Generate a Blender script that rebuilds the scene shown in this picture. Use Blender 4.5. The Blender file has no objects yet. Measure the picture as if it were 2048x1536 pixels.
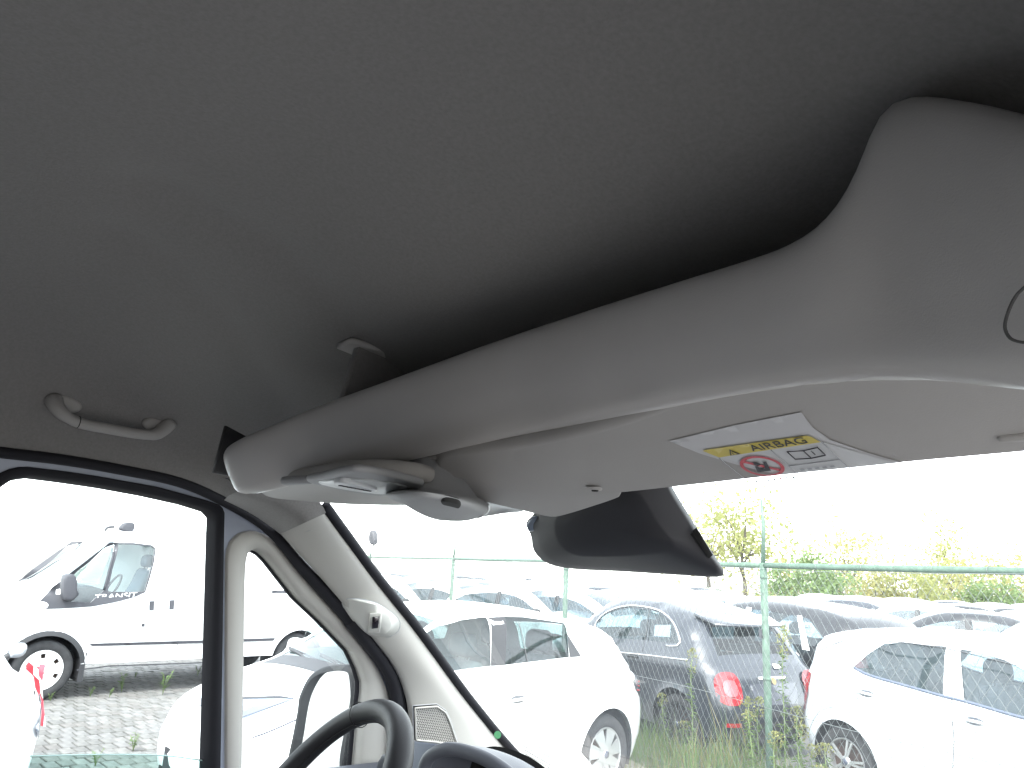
import bpy, bmesh, math, random
import numpy as np
from mathutils import Vector, Matrix
from mathutils.geometry import delaunay_2d_cdt
random.seed(7)
rng = np.random.default_rng(7)
scene = bpy.context.scene
COL = scene.collection
R_ = math.radians

# ------------------------------------------------------------------ camera
CAM = np.array([0.0, 0.0, 1.78])
FPX = 1480.0                                   # focal length in pixels of a 2048 wide frame
YAW, PITCH, ROLL = R_(40.0), math.atan(372 / 1480.0), math.atan(0.049)
cF = np.array([-math.sin(YAW) * math.cos(PITCH), math.cos(YAW) * math.cos(PITCH), math.sin(PITCH)])
cR0 = np.array([math.cos(YAW), math.sin(YAW), 0.0]); cU0 = np.cross(cR0, cF)
cR = math.cos(ROLL) * cR0 + math.sin(ROLL) * cU0
cU = -math.sin(ROLL) * cR0 + math.cos(ROLL) * cU0
cd = bpy.data.cameras.new('camera'); cam = bpy.data.objects.new('camera', cd); COL.objects.link(cam)
cd.sensor_width = 36.0; cd.lens = FPX / 2048 * 36.0; cd.clip_start = 0.02; cd.clip_end = 3000
cam.matrix_world = Matrix(((cR[0], cU[0], -cF[0], CAM[0]), (cR[1], cU[1], -cF[1], CAM[1]), (cR[2], cU[2], -cF[2], CAM[2]), (0, 0, 0, 1)))
scene.camera = cam

# ------------------------------------------------------------------ light
SUN_EL, SUN_AZ = R_(52), R_(150)               # azimuth clockwise from +Y: behind and to the right of the van
world = bpy.data.worlds.new('World'); scene.world = world; world.use_nodes = True
wn = world.node_tree.nodes; wl = world.node_tree.links
sky = wn.new('ShaderNodeTexSky'); sky.sky_type = 'NISHITA'; sky.sun_disc = False
sky.sun_elevation = SUN_EL; sky.sun_rotation = SUN_AZ
sky.air_density = 1.0; sky.dust_density = 1.2; sky.ozone_density = 0.6; sky.altitude = 0
hz = wn.new('ShaderNodeHueSaturation'); hz.inputs['Saturation'].default_value = 0.22        # thin overcast: the same sky, washed out
wl.new(sky.outputs[0], hz.inputs['Color']); wl.new(hz.outputs[0], wn['Background'].inputs[0]); wn['Background'].inputs[1].default_value = 0.15
sl = bpy.data.lights.new('sun', 'SUN'); sun = bpy.data.objects.new('sun', sl); COL.objects.link(sun)
sl.energy = 0.6; sl.angle = R_(12); sl.color = (1.0, 0.96, 0.9)
sd = Vector((math.sin(SUN_AZ) * math.cos(SUN_EL), math.cos(SUN_AZ) * math.cos(SUN_EL), math.sin(SUN_EL)))
sun.rotation_euler = sd.to_track_quat('Z', 'Y').to_euler(); sun.location = (0, 0, 30)
scene.view_settings.view_transform = 'Standard'; scene.view_settings.look = 'None'
scene.view_settings.exposure = 3.15; scene.view_settings.gamma = 1.0
scene.cycles.max_bounces = 10; scene.cycles.diffuse_bounces = 5; scene.cycles.glossy_bounces = 4
scene.cycles.transparent_max_bounces = 24; scene.cycles.caustics_reflective = False
scene.cycles.use_denoising = True

# ------------------------------------------------------------------ measuring helpers (rays from the viewpoint to real planes)
def ray(px, py): return cF + cR * ((px - 1024) / FPX) + cU * (-(py - 768) / FPX)
def uz(px, py, z): d = ray(px, py); return d * (z / d[2])
def ux(px, py, x): d = ray(px, py); return d * (x / d[0])
def uD(px, py, off=0.0): d = ray(px, py); return d * ((-1.322 + off) / (d[0] - 0.22 * d[2]))     # plane of the driver's door
def uy(px, py, f):                                                                              # bowed upright surface y = f(x)
    d = ray(px, py); t = 0.6 / d[1]
    for _ in range(12): t = 0.5 * t + 0.5 * f(t * d[0]) / d[1]
    return d * t
def proj(p):
    p = np.asarray(p, float) - CAM; dd = p @ cF
    return np.stack([1024 + FPX * (p @ cR) / dd, 768 - FPX * (p @ cU) / dd], -1)

# ------------------------------------------------------------------ mesh helpers
def mesh(name, V, F, smooth=True):
    m = bpy.data.meshes.new(name); m.from_pydata([tuple(map(float, v)) for v in V], [], [tuple(map(int, f)) for f in F])
    if smooth: m.polygons.foreach_set('use_smooth', [True] * len(m.polygons))
    m.update(); return m
def obj(name, V, F, mat=None, parent=None, smooth=True):
    o = bpy.data.objects.new(name, mesh(name, V, F, smooth)); COL.objects.link(o)
    if mat: o.data.materials.append(mat)
    if parent: o.parent = parent
    return o
def obm(name, m, mat=None, parent=None):
    o = bpy.data.objects.new(name, m); COL.objects.link(o)
    if mat and not m.materials: m.materials.append(mat)
    if parent: o.parent = parent
    return o
def tag(o, label, cat, group=None, kind=None):
    o['label'] = label
    if cat: o['category'] = cat
    if group: o['group'] = group
    if kind: o['kind'] = kind
    return o
def empty(name, loc=(0, 0, 0), rz=0.0):
    o = bpy.data.objects.new(name, None); COL.objects.link(o); o.location = loc; o.rotation_euler = (0, 0, rz); o.empty_display_size = 0.2
    return o
def copy_tree(o, parent=None):
    c = o.copy(); COL.objects.link(c); c.parent = parent
    for ch in list(o.children): copy_tree(ch, c)
    return c
class MB:
    def __init__(s): s.V = []; s.F = []
    def add(s, V, F):
        n = len(s.V); s.V += [tuple(v) for v in V]; s.F += [tuple(i + n for i in f) for f in F]; return s
    def box(s, c, h, rot=None):
        P = np.array([(x, y, z) for x in (-1, 1) for y in (-1, 1) for z in (-1, 1)], float) * np.array(h)
        if rot is not None: P = P @ np.array(rot).T
        return s.add(P + np.array(c), [(0, 1, 3, 2), (4, 6, 7, 5), (0, 4, 5, 1), (2, 3, 7, 6), (0, 2, 6, 4), (1, 5, 7, 3)])
    def tube(s, path, r, n=8, closed=False, cap=True):
        P = np.array(path, float); N = len(P); rr = np.broadcast_to(np.array(r, float), (N,))
        T = (np.roll(P, -1, 0) - np.roll(P, 1, 0)) if closed else np.gradient(P, axis=0)
        T /= np.linalg.norm(T, axis=1)[:, None] + 1e-12
        up = np.array([0, 0, 1.0]) if abs(T[0][2]) < 0.9 else np.array([1.0, 0, 0])
        V = []; a = np.cross(T[0], up); a /= np.linalg.norm(a)
        for i in range(N):
            a = a - T[i] * (a @ T[i]); a /= np.linalg.norm(a) + 1e-12; b = np.cross(T[i], a)
            for k in range(n):
                q = 2 * math.pi * k / n; V.append(P[i] + rr[i] * (math.cos(q) * a + math.sin(q) * b))
        F = []
        for i in range(N if closed else N - 1):
            j = (i + 1) % N
            for k in range(n): l = (k + 1) % n; F.append((i * n + k, i * n + l, j * n + l, j * n + k))
        if cap and not closed: F += [tuple(range(n))[::-1], tuple((N - 1) * n + k for k in range(n))]
        return s.add(V, F)
    def lathe(s, prof, n=32, axis='y', c=(0, 0, 0), close=False):
        V = []; m = len(prof)
        for i in range(n):
            q = 2 * math.pi * i / n
            for (r, a) in prof:
                p = (r * math.cos(q), a, r * math.sin(q)) if axis == 'y' else (r * math.cos(q), r * math.sin(q), a)
                V.append(np.array(p) + np.array(c))
        F = []
        for i in range(n):
            j = (i + 1) % n
            for k in range(m if close else m - 1): l = (k + 1) % m; F.append((i * m + k, j * m + k, j * m + l, i * m + l))
        return s.add(V, F)
    def build(s, name, mat=None, parent=None, smooth=True): return obj(name, s.V, s.F, mat, parent, smooth)
def catm(P, n=None, step=None, closed=False):
    """Catmull-Rom through the points, resampled evenly."""
    P = np.array(P, float)
    if closed: Q = np.vstack([P[-1], P, P[0], P[1]])
    else: Q = np.vstack([2 * P[0] - P[1], P, 2 * P[-1] - P[-2]])
    out = []
    for i in range(1, len(Q) - 2):
        p0, p1, p2, p3 = Q[i - 1:i + 3]
        # limit the tangents so uneven spacing does not overshoot
        l = np.linalg.norm(p2 - p1)
        m1 = (p2 - p0) * (l / (np.linalg.norm(p2 - p1) + np.linalg.norm(p1 - p0) + 1e-9)); m2 = (p3 - p1) * (l / (np.linalg.norm(p3 - p2) + np.linalg.norm(p2 - p1) + 1e-9))
        for t in np.linspace(0, 1, 12, endpoint=False):
            h = (2 * t**3 - 3 * t**2 + 1, t**3 - 2 * t**2 + t, -2 * t**3 + 3 * t**2, t**3 - t**2)
            out.append(h[0] * p1 + h[1] * m1 + h[2] * p2 + h[3] * m2)
    out.append(P[0] if closed else P[-1]); out = np.array(out)
    s = np.r_[0, np.cumsum(np.linalg.norm(np.diff(out, axis=0), axis=1))]
    if n is None: n = max(2, int(round(s[-1] / step)) + 1)
    t = np.linspace(0, s[-1], n + (1 if closed else 0))
    r = np.stack([np.interp(t, s, out[:, k]) for k in range(out.shape[1])], -1)
    return r[:-1] if closed else r
def poly_res(P, step, closed=True):
    P = [np.array(p, float) for p in P]; out = []
    for i in range(len(P) if closed else len(P) - 1):
        a, b = P[i], P[(i + 1) % len(P)]; k = max(1, int(round(np.linalg.norm(b - a) / step)))
        out += [a + (b - a) * j / k for j in range(k)]
    if not closed: out.append(P[-1])
    return np.array(out)
def inside(P, poly):
    P = np.atleast_2d(P); x, y = P[:, 0], P[:, 1]; r = np.zeros(len(P), bool); n = len(poly)
    for i in range(n):
        (x1, y1), (x2, y2) = poly[i][:2], poly[(i + 1) % n][:2]
        if y1 == y2: continue
        c = ((y1 > y) != (y2 > y)) & (x < (x2 - x1) * (y - y1) / (y2 - y1) + x1); r ^= c
    return r
def fill2d(outer, holes=(), step=0.1):
    """Triangulate a polygon with holes; interior points on a grid. Returns 2-D points and triangles."""
    pts = []; edges = []
    for loop in [outer] + list(holes):
        b = len(pts); pts += [tuple(p) for p in loop]; edges += [(b + i, b + (i + 1) % len(loop)) for i in range(len(loop))]
    o = np.array(outer); lo, hi = o.min(0), o.max(0)
    gx, gy = np.meshgrid(np.arange(lo[0] + step / 2, hi[0], step), np.arange(lo[1] + step / 2, hi[1], step))
    G = np.stack([gx.ravel(), gy.ravel()], -1)
    if len(G):
        k = inside(G, outer)
        for h in holes: k &= ~inside(G, h)
        G = G[k]
        B = np.array(pts)
        if len(G): G = G[np.min(np.linalg.norm(G[:, None] - B[None], axis=2), axis=1) > step * 0.35]
        pts += [tuple(p) for p in G]
    vo, eo, fo, *_ = delaunay_2d_cdt([Vector(p) for p in pts], edges, [], 0, 1e-7)
    V = np.array([(v.x, v.y) for v in vo]); F = [tuple(f) for f in fo]
    C = np.array([V[list(f)].mean(0) for f in F]); k = inside(C, outer)
    for h in holes: k &= ~inside(C, h)
    return V, [f for f, q in zip(F, k) if q]
def loft(curves, n, m, bulge=None):
    """Grid through a list of 3-D curves: n points along each, m rows across."""
    C = [catm(c, n) for c in curves]
    rows = np.stack([catm([c[i] for c in C], m) if len(C) > 2 else np.linspace(C[0][i], C[1][i], m) for i in range(n)])   # n x m x 3
    V = rows.reshape(-1, 3); F = [(i * m + j, i * m + j + 1, (i + 1) * m + j + 1, (i + 1) * m + j) for i in range(n - 1) for j in range(m - 1)]
    return V, F
def slab(outline, normal, depth, r=0.006, seg=3):
    """Rounded plate: outline (3-D, planar), extruded against its normal, both rims rounded."""
    P = np.array(outline, float); nrm = np.array(normal, float); nrm /= np.linalg.norm(nrm); n = len(P)
    c = P.mean(0); t = np.roll(P, -1, 0) - np.roll(P, 1, 0); inn = np.cross(nrm, t); inn /= np.linalg.norm(inn, axis=1)[:, None] + 1e-12
    if np.sum(inn * (c - P)) < 0: inn = -inn
    V = []; rings = []
    prof = [(r * (1 - math.sin(q)), r * (1 - math.cos(q))) for q in np.linspace(0, math.pi / 2, seg + 1)]       # (inset, depth)
    for ins, dp in [(a, b) for a, b in prof] + [(a, depth - b) for a, b in prof[::-1]]:
        rings.append(len(V)); V += list(P + inn * ins - nrm * dp)
    F = []
    for a, b in zip(rings[:-1], rings[1:]):
        for i in range(n): j = (i + 1) % n; F.append((a + i, a + j, b + j, b + i))
    F += [tuple(rings[0] + i for i in range(n))[::-1], tuple(rings[-1] + i for i in range(n))]
    return V, F

# ------------------------------------------------------------------ materials
MATS = {}
def mat(name, col=(0.5, 0.5, 0.5), rough=0.5, metal=0.0, coat=0.0, noise=None, bump=None, spec=0.5, sheen=0.0, col2=None, trans=0.0):
    if name in MATS: return MATS[name]
    m = bpy.data.materials.new(name); m.use_nodes = True; nt = m.node_tree; p = nt.nodes['Principled BSDF']
    p.inputs['Base Color'].default_value = (*col, 1); p.inputs['Roughness'].default_value = rough; p.inputs['Metallic'].default_value = metal
    p.inputs['Coat Weight'].default_value = coat; p.inputs['Coat Roughness'].default_value = 0.05; p.inputs['Specular IOR Level'].default_value = spec
    p.inputs['Sheen Weight'].default_value = sheen
    tc = nt.nodes.new('ShaderNodeTexCoord')
    if noise:      # (scale, amount): mottling of the base colour
        nz = nt.nodes.new('ShaderNodeTexNoise'); nz.inputs['Scale'].default_value = noise[0]; nz.inputs['Detail'].default_value = 6
        nt.links.new(tc.outputs['Object'], nz.inputs['Vector'])
        mx = nt.nodes.new('ShaderNodeMix'); mx.data_type = 'RGBA'
        c2 = col2 or tuple(c * (1 - noise[1]) for c in col)
        mx.inputs['A'].default_value = (*c2, 1); mx.inputs['B'].default_value = (*(tuple(min(1, c * (1 + noise[1] * 0.5)) for c in col) if not col2 else col), 1)
        rp = nt.nodes.new('ShaderNodeMapRange'); rp.inputs[1].default_value = 0.3; rp.inputs[2].default_value = 0.7
        nt.links.new(nz.outputs['Fac'], rp.inputs[0]); nt.links.new(rp.outputs[0], mx.inputs['Factor']); nt.links.new(mx.outputs['Result'], p.inputs['Base Color'])
    if bump:       # (scale, strength, distance)
        nb = nt.nodes.new('ShaderNodeTexNoise'); nb.inputs['Scale'].default_value = bump[0]; nb.inputs['Detail'].default_value = 4
        nt.links.new(tc.outputs['Object'], nb.inputs['Vector']); b = nt.nodes.new('ShaderNodeBump')
        b.inputs['Strength'].default_value = bump[1]; b.inputs['Distance'].default_value = bump[2]
        nt.links.new(nb.outputs['Fac'], b.inputs['Height']); nt.links.new(b.outputs[0], p.inputs['Normal'])
    MATS[name] = m; return m
def glass(name, tint=(0.9, 0.95, 0.93), refl=1.0, veil=0.0, veil_col=(0.8, 0.8, 0.78), rough=0.0):
    """Thin pane: see-through sheet with Fresnel reflection and, if veiled, a scattering film for dust, painted-in haze and sky sheen."""
    if name in MATS: return MATS[name]
    m = bpy.data.materials.new(name); m.use_nodes = True; nt = m.node_tree; nt.nodes.remove(nt.nodes['Principled BSDF']); out = nt.nodes['Material Output']
    tr = nt.nodes.new('ShaderNodeBsdfTransparent'); tr.inputs[0].default_value = (*tint, 1)
    gl = nt.nodes.new('ShaderNodeBsdfGlossy'); gl.inputs['Roughness'].default_value = rough; gl.inputs['Color'].default_value = (refl, refl, refl, 1)
    lw = nt.nodes.new('ShaderNodeLayerWeight'); lw.inputs[0].default_value = 0.5; pw = nt.nodes.new('ShaderNodeMath'); pw.operation = 'POWER'; pw.inputs[1].default_value = 5.0; nt.links.new(lw.outputs['Facing'], pw.inputs[0])
    fr = nt.nodes.new('ShaderNodeMath'); fr.operation = 'MULTIPLY_ADD'; fr.inputs[1].default_value = 0.90; fr.inputs[2].default_value = 0.07; nt.links.new(pw.outputs[0], fr.inputs[0])
    mx = nt.nodes.new('ShaderNodeMixShader'); nt.links.new(fr.outputs[0], mx.inputs[0]); nt.links.new(tr.outputs[0], mx.inputs[1]); nt.links.new(gl.outputs[0], mx.inputs[2])
    last = mx
    if veil:
        df = nt.nodes.new('ShaderNodeBsdfDiffuse'); df.inputs[0].default_value = (*veil_col, 1); tl = nt.nodes.new('ShaderNodeBsdfTranslucent'); tl.inputs[0].default_value = (*veil_col, 1)
        ad = nt.nodes.new('ShaderNodeMixShader'); ad.inputs[0].default_value = 0.6; nt.links.new(df.outputs[0], ad.inputs[1]); nt.links.new(tl.outputs[0], ad.inputs[2])
        tc = nt.nodes.new('ShaderNodeTexCoord'); nz = nt.nodes.new('ShaderNodeTexNoise'); nz.inputs['Scale'].default_value = 3.0; nz.inputs['Detail'].default_value = 8; nz.inputs['Roughness'].default_value = 0.65
        nt.links.new(tc.outputs['Object'], nz.inputs['Vector'])
        rp = nt.nodes.new('ShaderNodeMapRange'); rp.inputs[1].default_value = 0.3; rp.inputs[2].default_value = 0.75; rp.inputs[3].default_value = veil * 0.5; rp.inputs[4].default_value = veil * 1.5
        nt.links.new(nz.outputs['Fac'], rp.inputs[0])
        m2 = nt.nodes.new('ShaderNodeMixShader'); nt.links.new(rp.outputs[0], m2.inputs[0]); nt.links.new(mx.outputs[0], m2.inputs[1]); nt.links.new(ad.outputs[0], m2.inputs[2]); last = m2
    nt.links.new(last.outputs[0], out.inputs[0]); MATS[name] = m; return m
def leafmat(name, col, tl=0.4):
    if name in MATS: return MATS[name]
    m = bpy.data.materials.new(name); m.use_nodes = True; nt = m.node_tree; p = nt.nodes['Principled BSDF']; out = nt.nodes['Material Output']
    tc = nt.nodes.new('ShaderNodeTexCoord'); nz = nt.nodes.new('ShaderNodeTexNoise'); nz.inputs['Scale'].default_value = 1.7; nz.inputs['Detail'].default_value = 5
    nt.links.new(tc.outputs['Object'], nz.inputs['Vector'])
    mx = nt.nodes.new('ShaderNodeMix'); mx.data_type = 'RGBA'; mx.inputs['A'].default_value = (col[0] * 0.55, col[1] * 0.65, col[2] * 0.6, 1); mx.inputs['B'].default_value = (col[0] * 1.5, col[1] * 1.25, col[2] * 1.1, 1)
    nt.links.new(nz.outputs['Fac'], mx.inputs['Factor']); nt.links.new(mx.outputs['Result'], p.inputs['Base Color']); p.inputs['Roughness'].default_value = 0.6
    t = nt.nodes.new('ShaderNodeBsdfTranslucent'); nt.links.new(mx.outputs['Result'], t.inputs[0])
    ms = nt.nodes.new('ShaderNodeMixShader'); ms.inputs[0].default_value = tl; nt.links.new(p.outputs[0], ms.inputs[1]); nt.links.new(t.outputs[0], ms.inputs[2]); nt.links.new(ms.outputs[0], out.inputs[0])
    MATS[name] = m; return m

LOT = R_(-6.0)                                  # the parking lot's axes are turned 6 degrees from the van's
def lot(x, y, z=0.0): return np.array([x * math.cos(LOT) - y * math.sin(LOT), x * math.sin(LOT) + y * math.cos(LOT), z])

# ================================================================== SETTING: ground, paved yard, far ground
def ground_mat():
    m = mat('ground_dirt', (0.20, 0.19, 0.165), 0.95, noise=(1.3, 0.5), bump=(30, 0.6, 0.02)); return m
g = obj('ground', [(-900, -900, -0.06), (900, -900, -0.06), (900, 900, -0.06), (-900, 900, -0.06)], [(0, 1, 2, 3)], ground_mat(), smooth=False)
tag(g, 'grey gravelly ground of the car park reaching to the horizon', 'ground', kind='structure')
# strip of asphalt lot beyond the fence
P0 = [lot(-40, 40), lot(30, 40), lot(30, 5.2), lot(-3.2, 6.45), lot(-14.5, 9.7), lot(-40, 17)]
V = [tuple(p[:2]) + (-0.02,) for p in P0]
o = obj('parking_lot', V, [tuple(range(6))[::-1]], mat('lot_asphalt', (0.16, 0.16, 0.155), 0.9, noise=(0.8, 0.35), bump=(120, 0.5, 0.01)), smooth=False)
tag(o, 'grey asphalt of the parking lot beyond the green fence', 'parking lot', kind='structure')
# paved yard: a joint bed with the pavers standing proud of it
BL, BW = 0.22, 0.118
yb = [lot(-14.6, -1.3), lot(-5.2, -1.3), lot(-5.2, 6.3), lot(-14.6, 8.3)]
bt = bpy.data.materials.new('far_paving'); bt.use_nodes = True; nt = bt.node_tree; pb = nt.nodes['Principled BSDF']; pb.inputs['Roughness'].default_value = 0.9
br = nt.nodes.new('ShaderNodeTexBrick'); br.inputs['Scale'].default_value = 1.0; br.inputs['Brick Width'].default_value = 0.22; br.inputs['Row Height'].default_value = 0.118; br.inputs['Mortar Size'].default_value = 0.006
br.inputs['Color1'].default_value = (0.23, 0.225, 0.215, 1); br.inputs['Color2'].default_value = (0.19, 0.185, 0.175, 1); br.inputs['Mortar'].default_value = (0.06, 0.055, 0.05, 1)
tc = nt.nodes.new('ShaderNodeTexCoord'); nt.links.new(tc.outputs['Object'], br.inputs['Vector']); nt.links.new(br.outputs['Color'], pb.inputs['Base Color'])
far = obj('paving_beyond', [tuple(lot(*p)[:2]) + (-0.022,) for p in ((-40, -40), (30, -40), (30, -1.5), (-0.4, 5.3), (-16, 8.6), (-40, 15))], [tuple(range(6))], bt, smooth=False)
tag(far, 'block paving of the yard around and behind the van', 'paving', kind='structure')
yard = obj('paved_yard', [tuple(p[:2]) + (-0.012,) for p in yb], [(0, 1, 2, 3)], mat('joint_sand', (0.035, 0.033, 0.029), 0.95, noise=(6, 0.5), bump=(200, 0.6, 0.01)), smooth=False)
tag(yard, 'grey block paving of the yard with dark sandy joints', 'paving', kind='structure')
def brick_mesh(seed):
    r = random.Random(seed); l, w, h, c = BL / 2 - 0.005, BW / 2 - 0.005, 0.0, 0.006
    j = lambda: r.uniform(-0.003, 0.003); t = [r.uniform(-0.0035, 0.0035) for _ in range(4)]
    a = [(-l + j(), -w + j()), (l + j(), -w + j()), (l + j(), w + j()), (-l + j(), w + j())]
    V = [(x, y, -0.02) for x, y in a] + [(x, y, -c + t[i]) for i, (x, y) in enumerate(a)] + [(x * (1 - c / l), y * (1 - c / w), t[i]) for i, (x, y) in enumerate(a)]
    F = [(8, 9, 10, 11)] + [(i, (i + 1) % 4, 4 + (i + 1) % 4, 4 + i) for i in range(4)] + [(4 + i, 4 + (i + 1) % 4, 8 + (i + 1) % 4, 8 + i) for i in range(4)]
    return V, F
bmats = [mat('paver_%d' % i, c, 0.9, noise=(9, 0.3), bump=(140, 0.35, 0.004)) for i, c in enumerate([(0.155, 0.151, 0.145), (0.135, 0.132, 0.126), (0.175, 0.17, 0.162), (0.145, 0.137, 0.13), (0.165, 0.161, 0.157)])]
protos = []
for k in range(10):
    V, F = brick_mesh(k); me = mesh('brick', V, F, False); me.materials.append(bmats[k % 5]); protos.append((me, V, F))
cand = []
for i in range(int(10.5 / BL)):
    for j in range(int(9.5 / BW)):
        x = -14.5 + (i + 0.5) * BL; y = -1.2 + (j + 0.5 + 0.5 * (i % 2)) * BW
        p = lot(x, y); q = proj(p + np.array([0, 0, 0]))
        d = (p - CAM) @ cF
        if d < 1 or not (-60 < q[0] < 760 and q[1] < 1640) or x > -5.35: continue
        cand.append((np.linalg.norm(p - CAM), q, x, y, i, j))
vis = [c for c in cand if -5 < c[1][0] < 700 and c[1][1] < 1545]
vis.sort(key=lambda c: c[0]); near = set((c[4], c[5]) for c in vis[:300])
rest = MB(); restm = []
for (d, q, x, y, i, j) in cand:
    k = random.randrange(10); p = lot(x, y); rz = LOT + random.uniform(-0.012, 0.012); dz = random.uniform(-0.003, 0.003)
    if (i, j) in near:
        b = bpy.data.objects.new('brick', protos[k][0]); COL.objects.link(b); b.location = (p[0], p[1], dz); b.rotation_euler = (0, 0, rz); b.parent = yard
    else:
        V = np.array(protos[k][1]); c, s = math.cos(rz), math.sin(rz)
        rest.add(np.stack([V[:, 0] * c - V[:, 1] * s + p[0], V[:, 0] * s + V[:, 1] * c + p[1], V[:, 2] + dz], -1), protos[k][2]); restm += [k % 5] * len(protos[k][2])
ro = rest.build('paver_field', None, yard, False); ro['kind'] = 'stuff'
for m in bmats: ro.data.materials.append(m)
ro.data.polygons.foreach_set('material_index', restm)

# ================================================================== VEHICLES
M_tyre = mat('tyre_rubber', (0.035, 0.035, 0.037), 0.85, noise=(14, 0.35), bump=(60, 0.3, 0.004))
M_black = mat('black_trim', (0.03, 0.03, 0.033), 0.55, bump=(400, 0.2, 0.001))
M_greytrim = mat('grey_bumper_plastic', (0.040, 0.040, 0.048), 0.6, bump=(300, 0.3, 0.001))
M_dark = mat('wheel_well_dark', (0.012, 0.012, 0.012), 0.9)
M_chrome = mat('chrome', (0.75, 0.76, 0.78), 0.12, metal=1.0)
M_silver = mat('silver_wheel', (0.55, 0.56, 0.58), 0.35, metal=0.7, noise=(8, 0.1))
M_darkrim = mat('dark_alloy', (0.05, 0.052, 0.056), 0.35, metal=0.6)
M_whitecap = mat('white_wheel_cover', (0.72, 0.72, 0.72), 0.45, noise=(6, 0.12))
M_seat = mat('seat_cloth', (0.07, 0.075, 0.085), 0.9, noise=(30, 0.3), sheen=0.3)
M_seatlt = mat('seat_cloth_light', (0.22, 0.23, 0.24), 0.9, noise=(30, 0.2))
M_red = mat('red_lamp', (0.28, 0.010, 0.015), 0.12, coat=0.6)
M_lamp = mat('clear_lamp', (0.09, 0.11, 0.15), 0.1, metal=0.1, coat=1.0)
M_lampdark = mat('lamp_inner', (0.06, 0.065, 0.08), 0.15, coat=1.0)
M_white = mat('white_paint', (0.80, 0.80, 0.80), 0.35, coat=0.6, noise=(1.5, 0.03))
M_white2 = mat('silver_white_paint', (0.66, 0.69, 0.72), 0.33, metal=0.15, coat=0.7)
M_blue = mat('slate_blue_paint', (0.024, 0.029, 0.039), 0.3, metal=0.2, coat=0.9, noise=(60, 0.12))
M_ink = mat('black_blue_paint', (0.010, 0.011, 0.014), 0.28, metal=0.2, coat=0.9)
M_silverp = mat('silver_paint', (0.42, 0.44, 0.47), 0.32, metal=0.5, coat=0.8)
M_redp = mat('red_paint', (0.45, 0.03, 0.03), 0.3, coat=0.8)
M_film = mat('white_film', (0.85, 0.85, 0.85), 0.4)
G_car = glass('car_glass', (0.42, 0.52, 0.52))
G_carlt = glass('car_glass_far', (0.45, 0.54, 0.58), veil=0.09, veil_col=(0.55, 0.75, 0.85))  # pale blue film paints the sky's reflection into the panes
G_van = glass('van_side_glass', (0.72, 0.82, 0.82))

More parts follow.
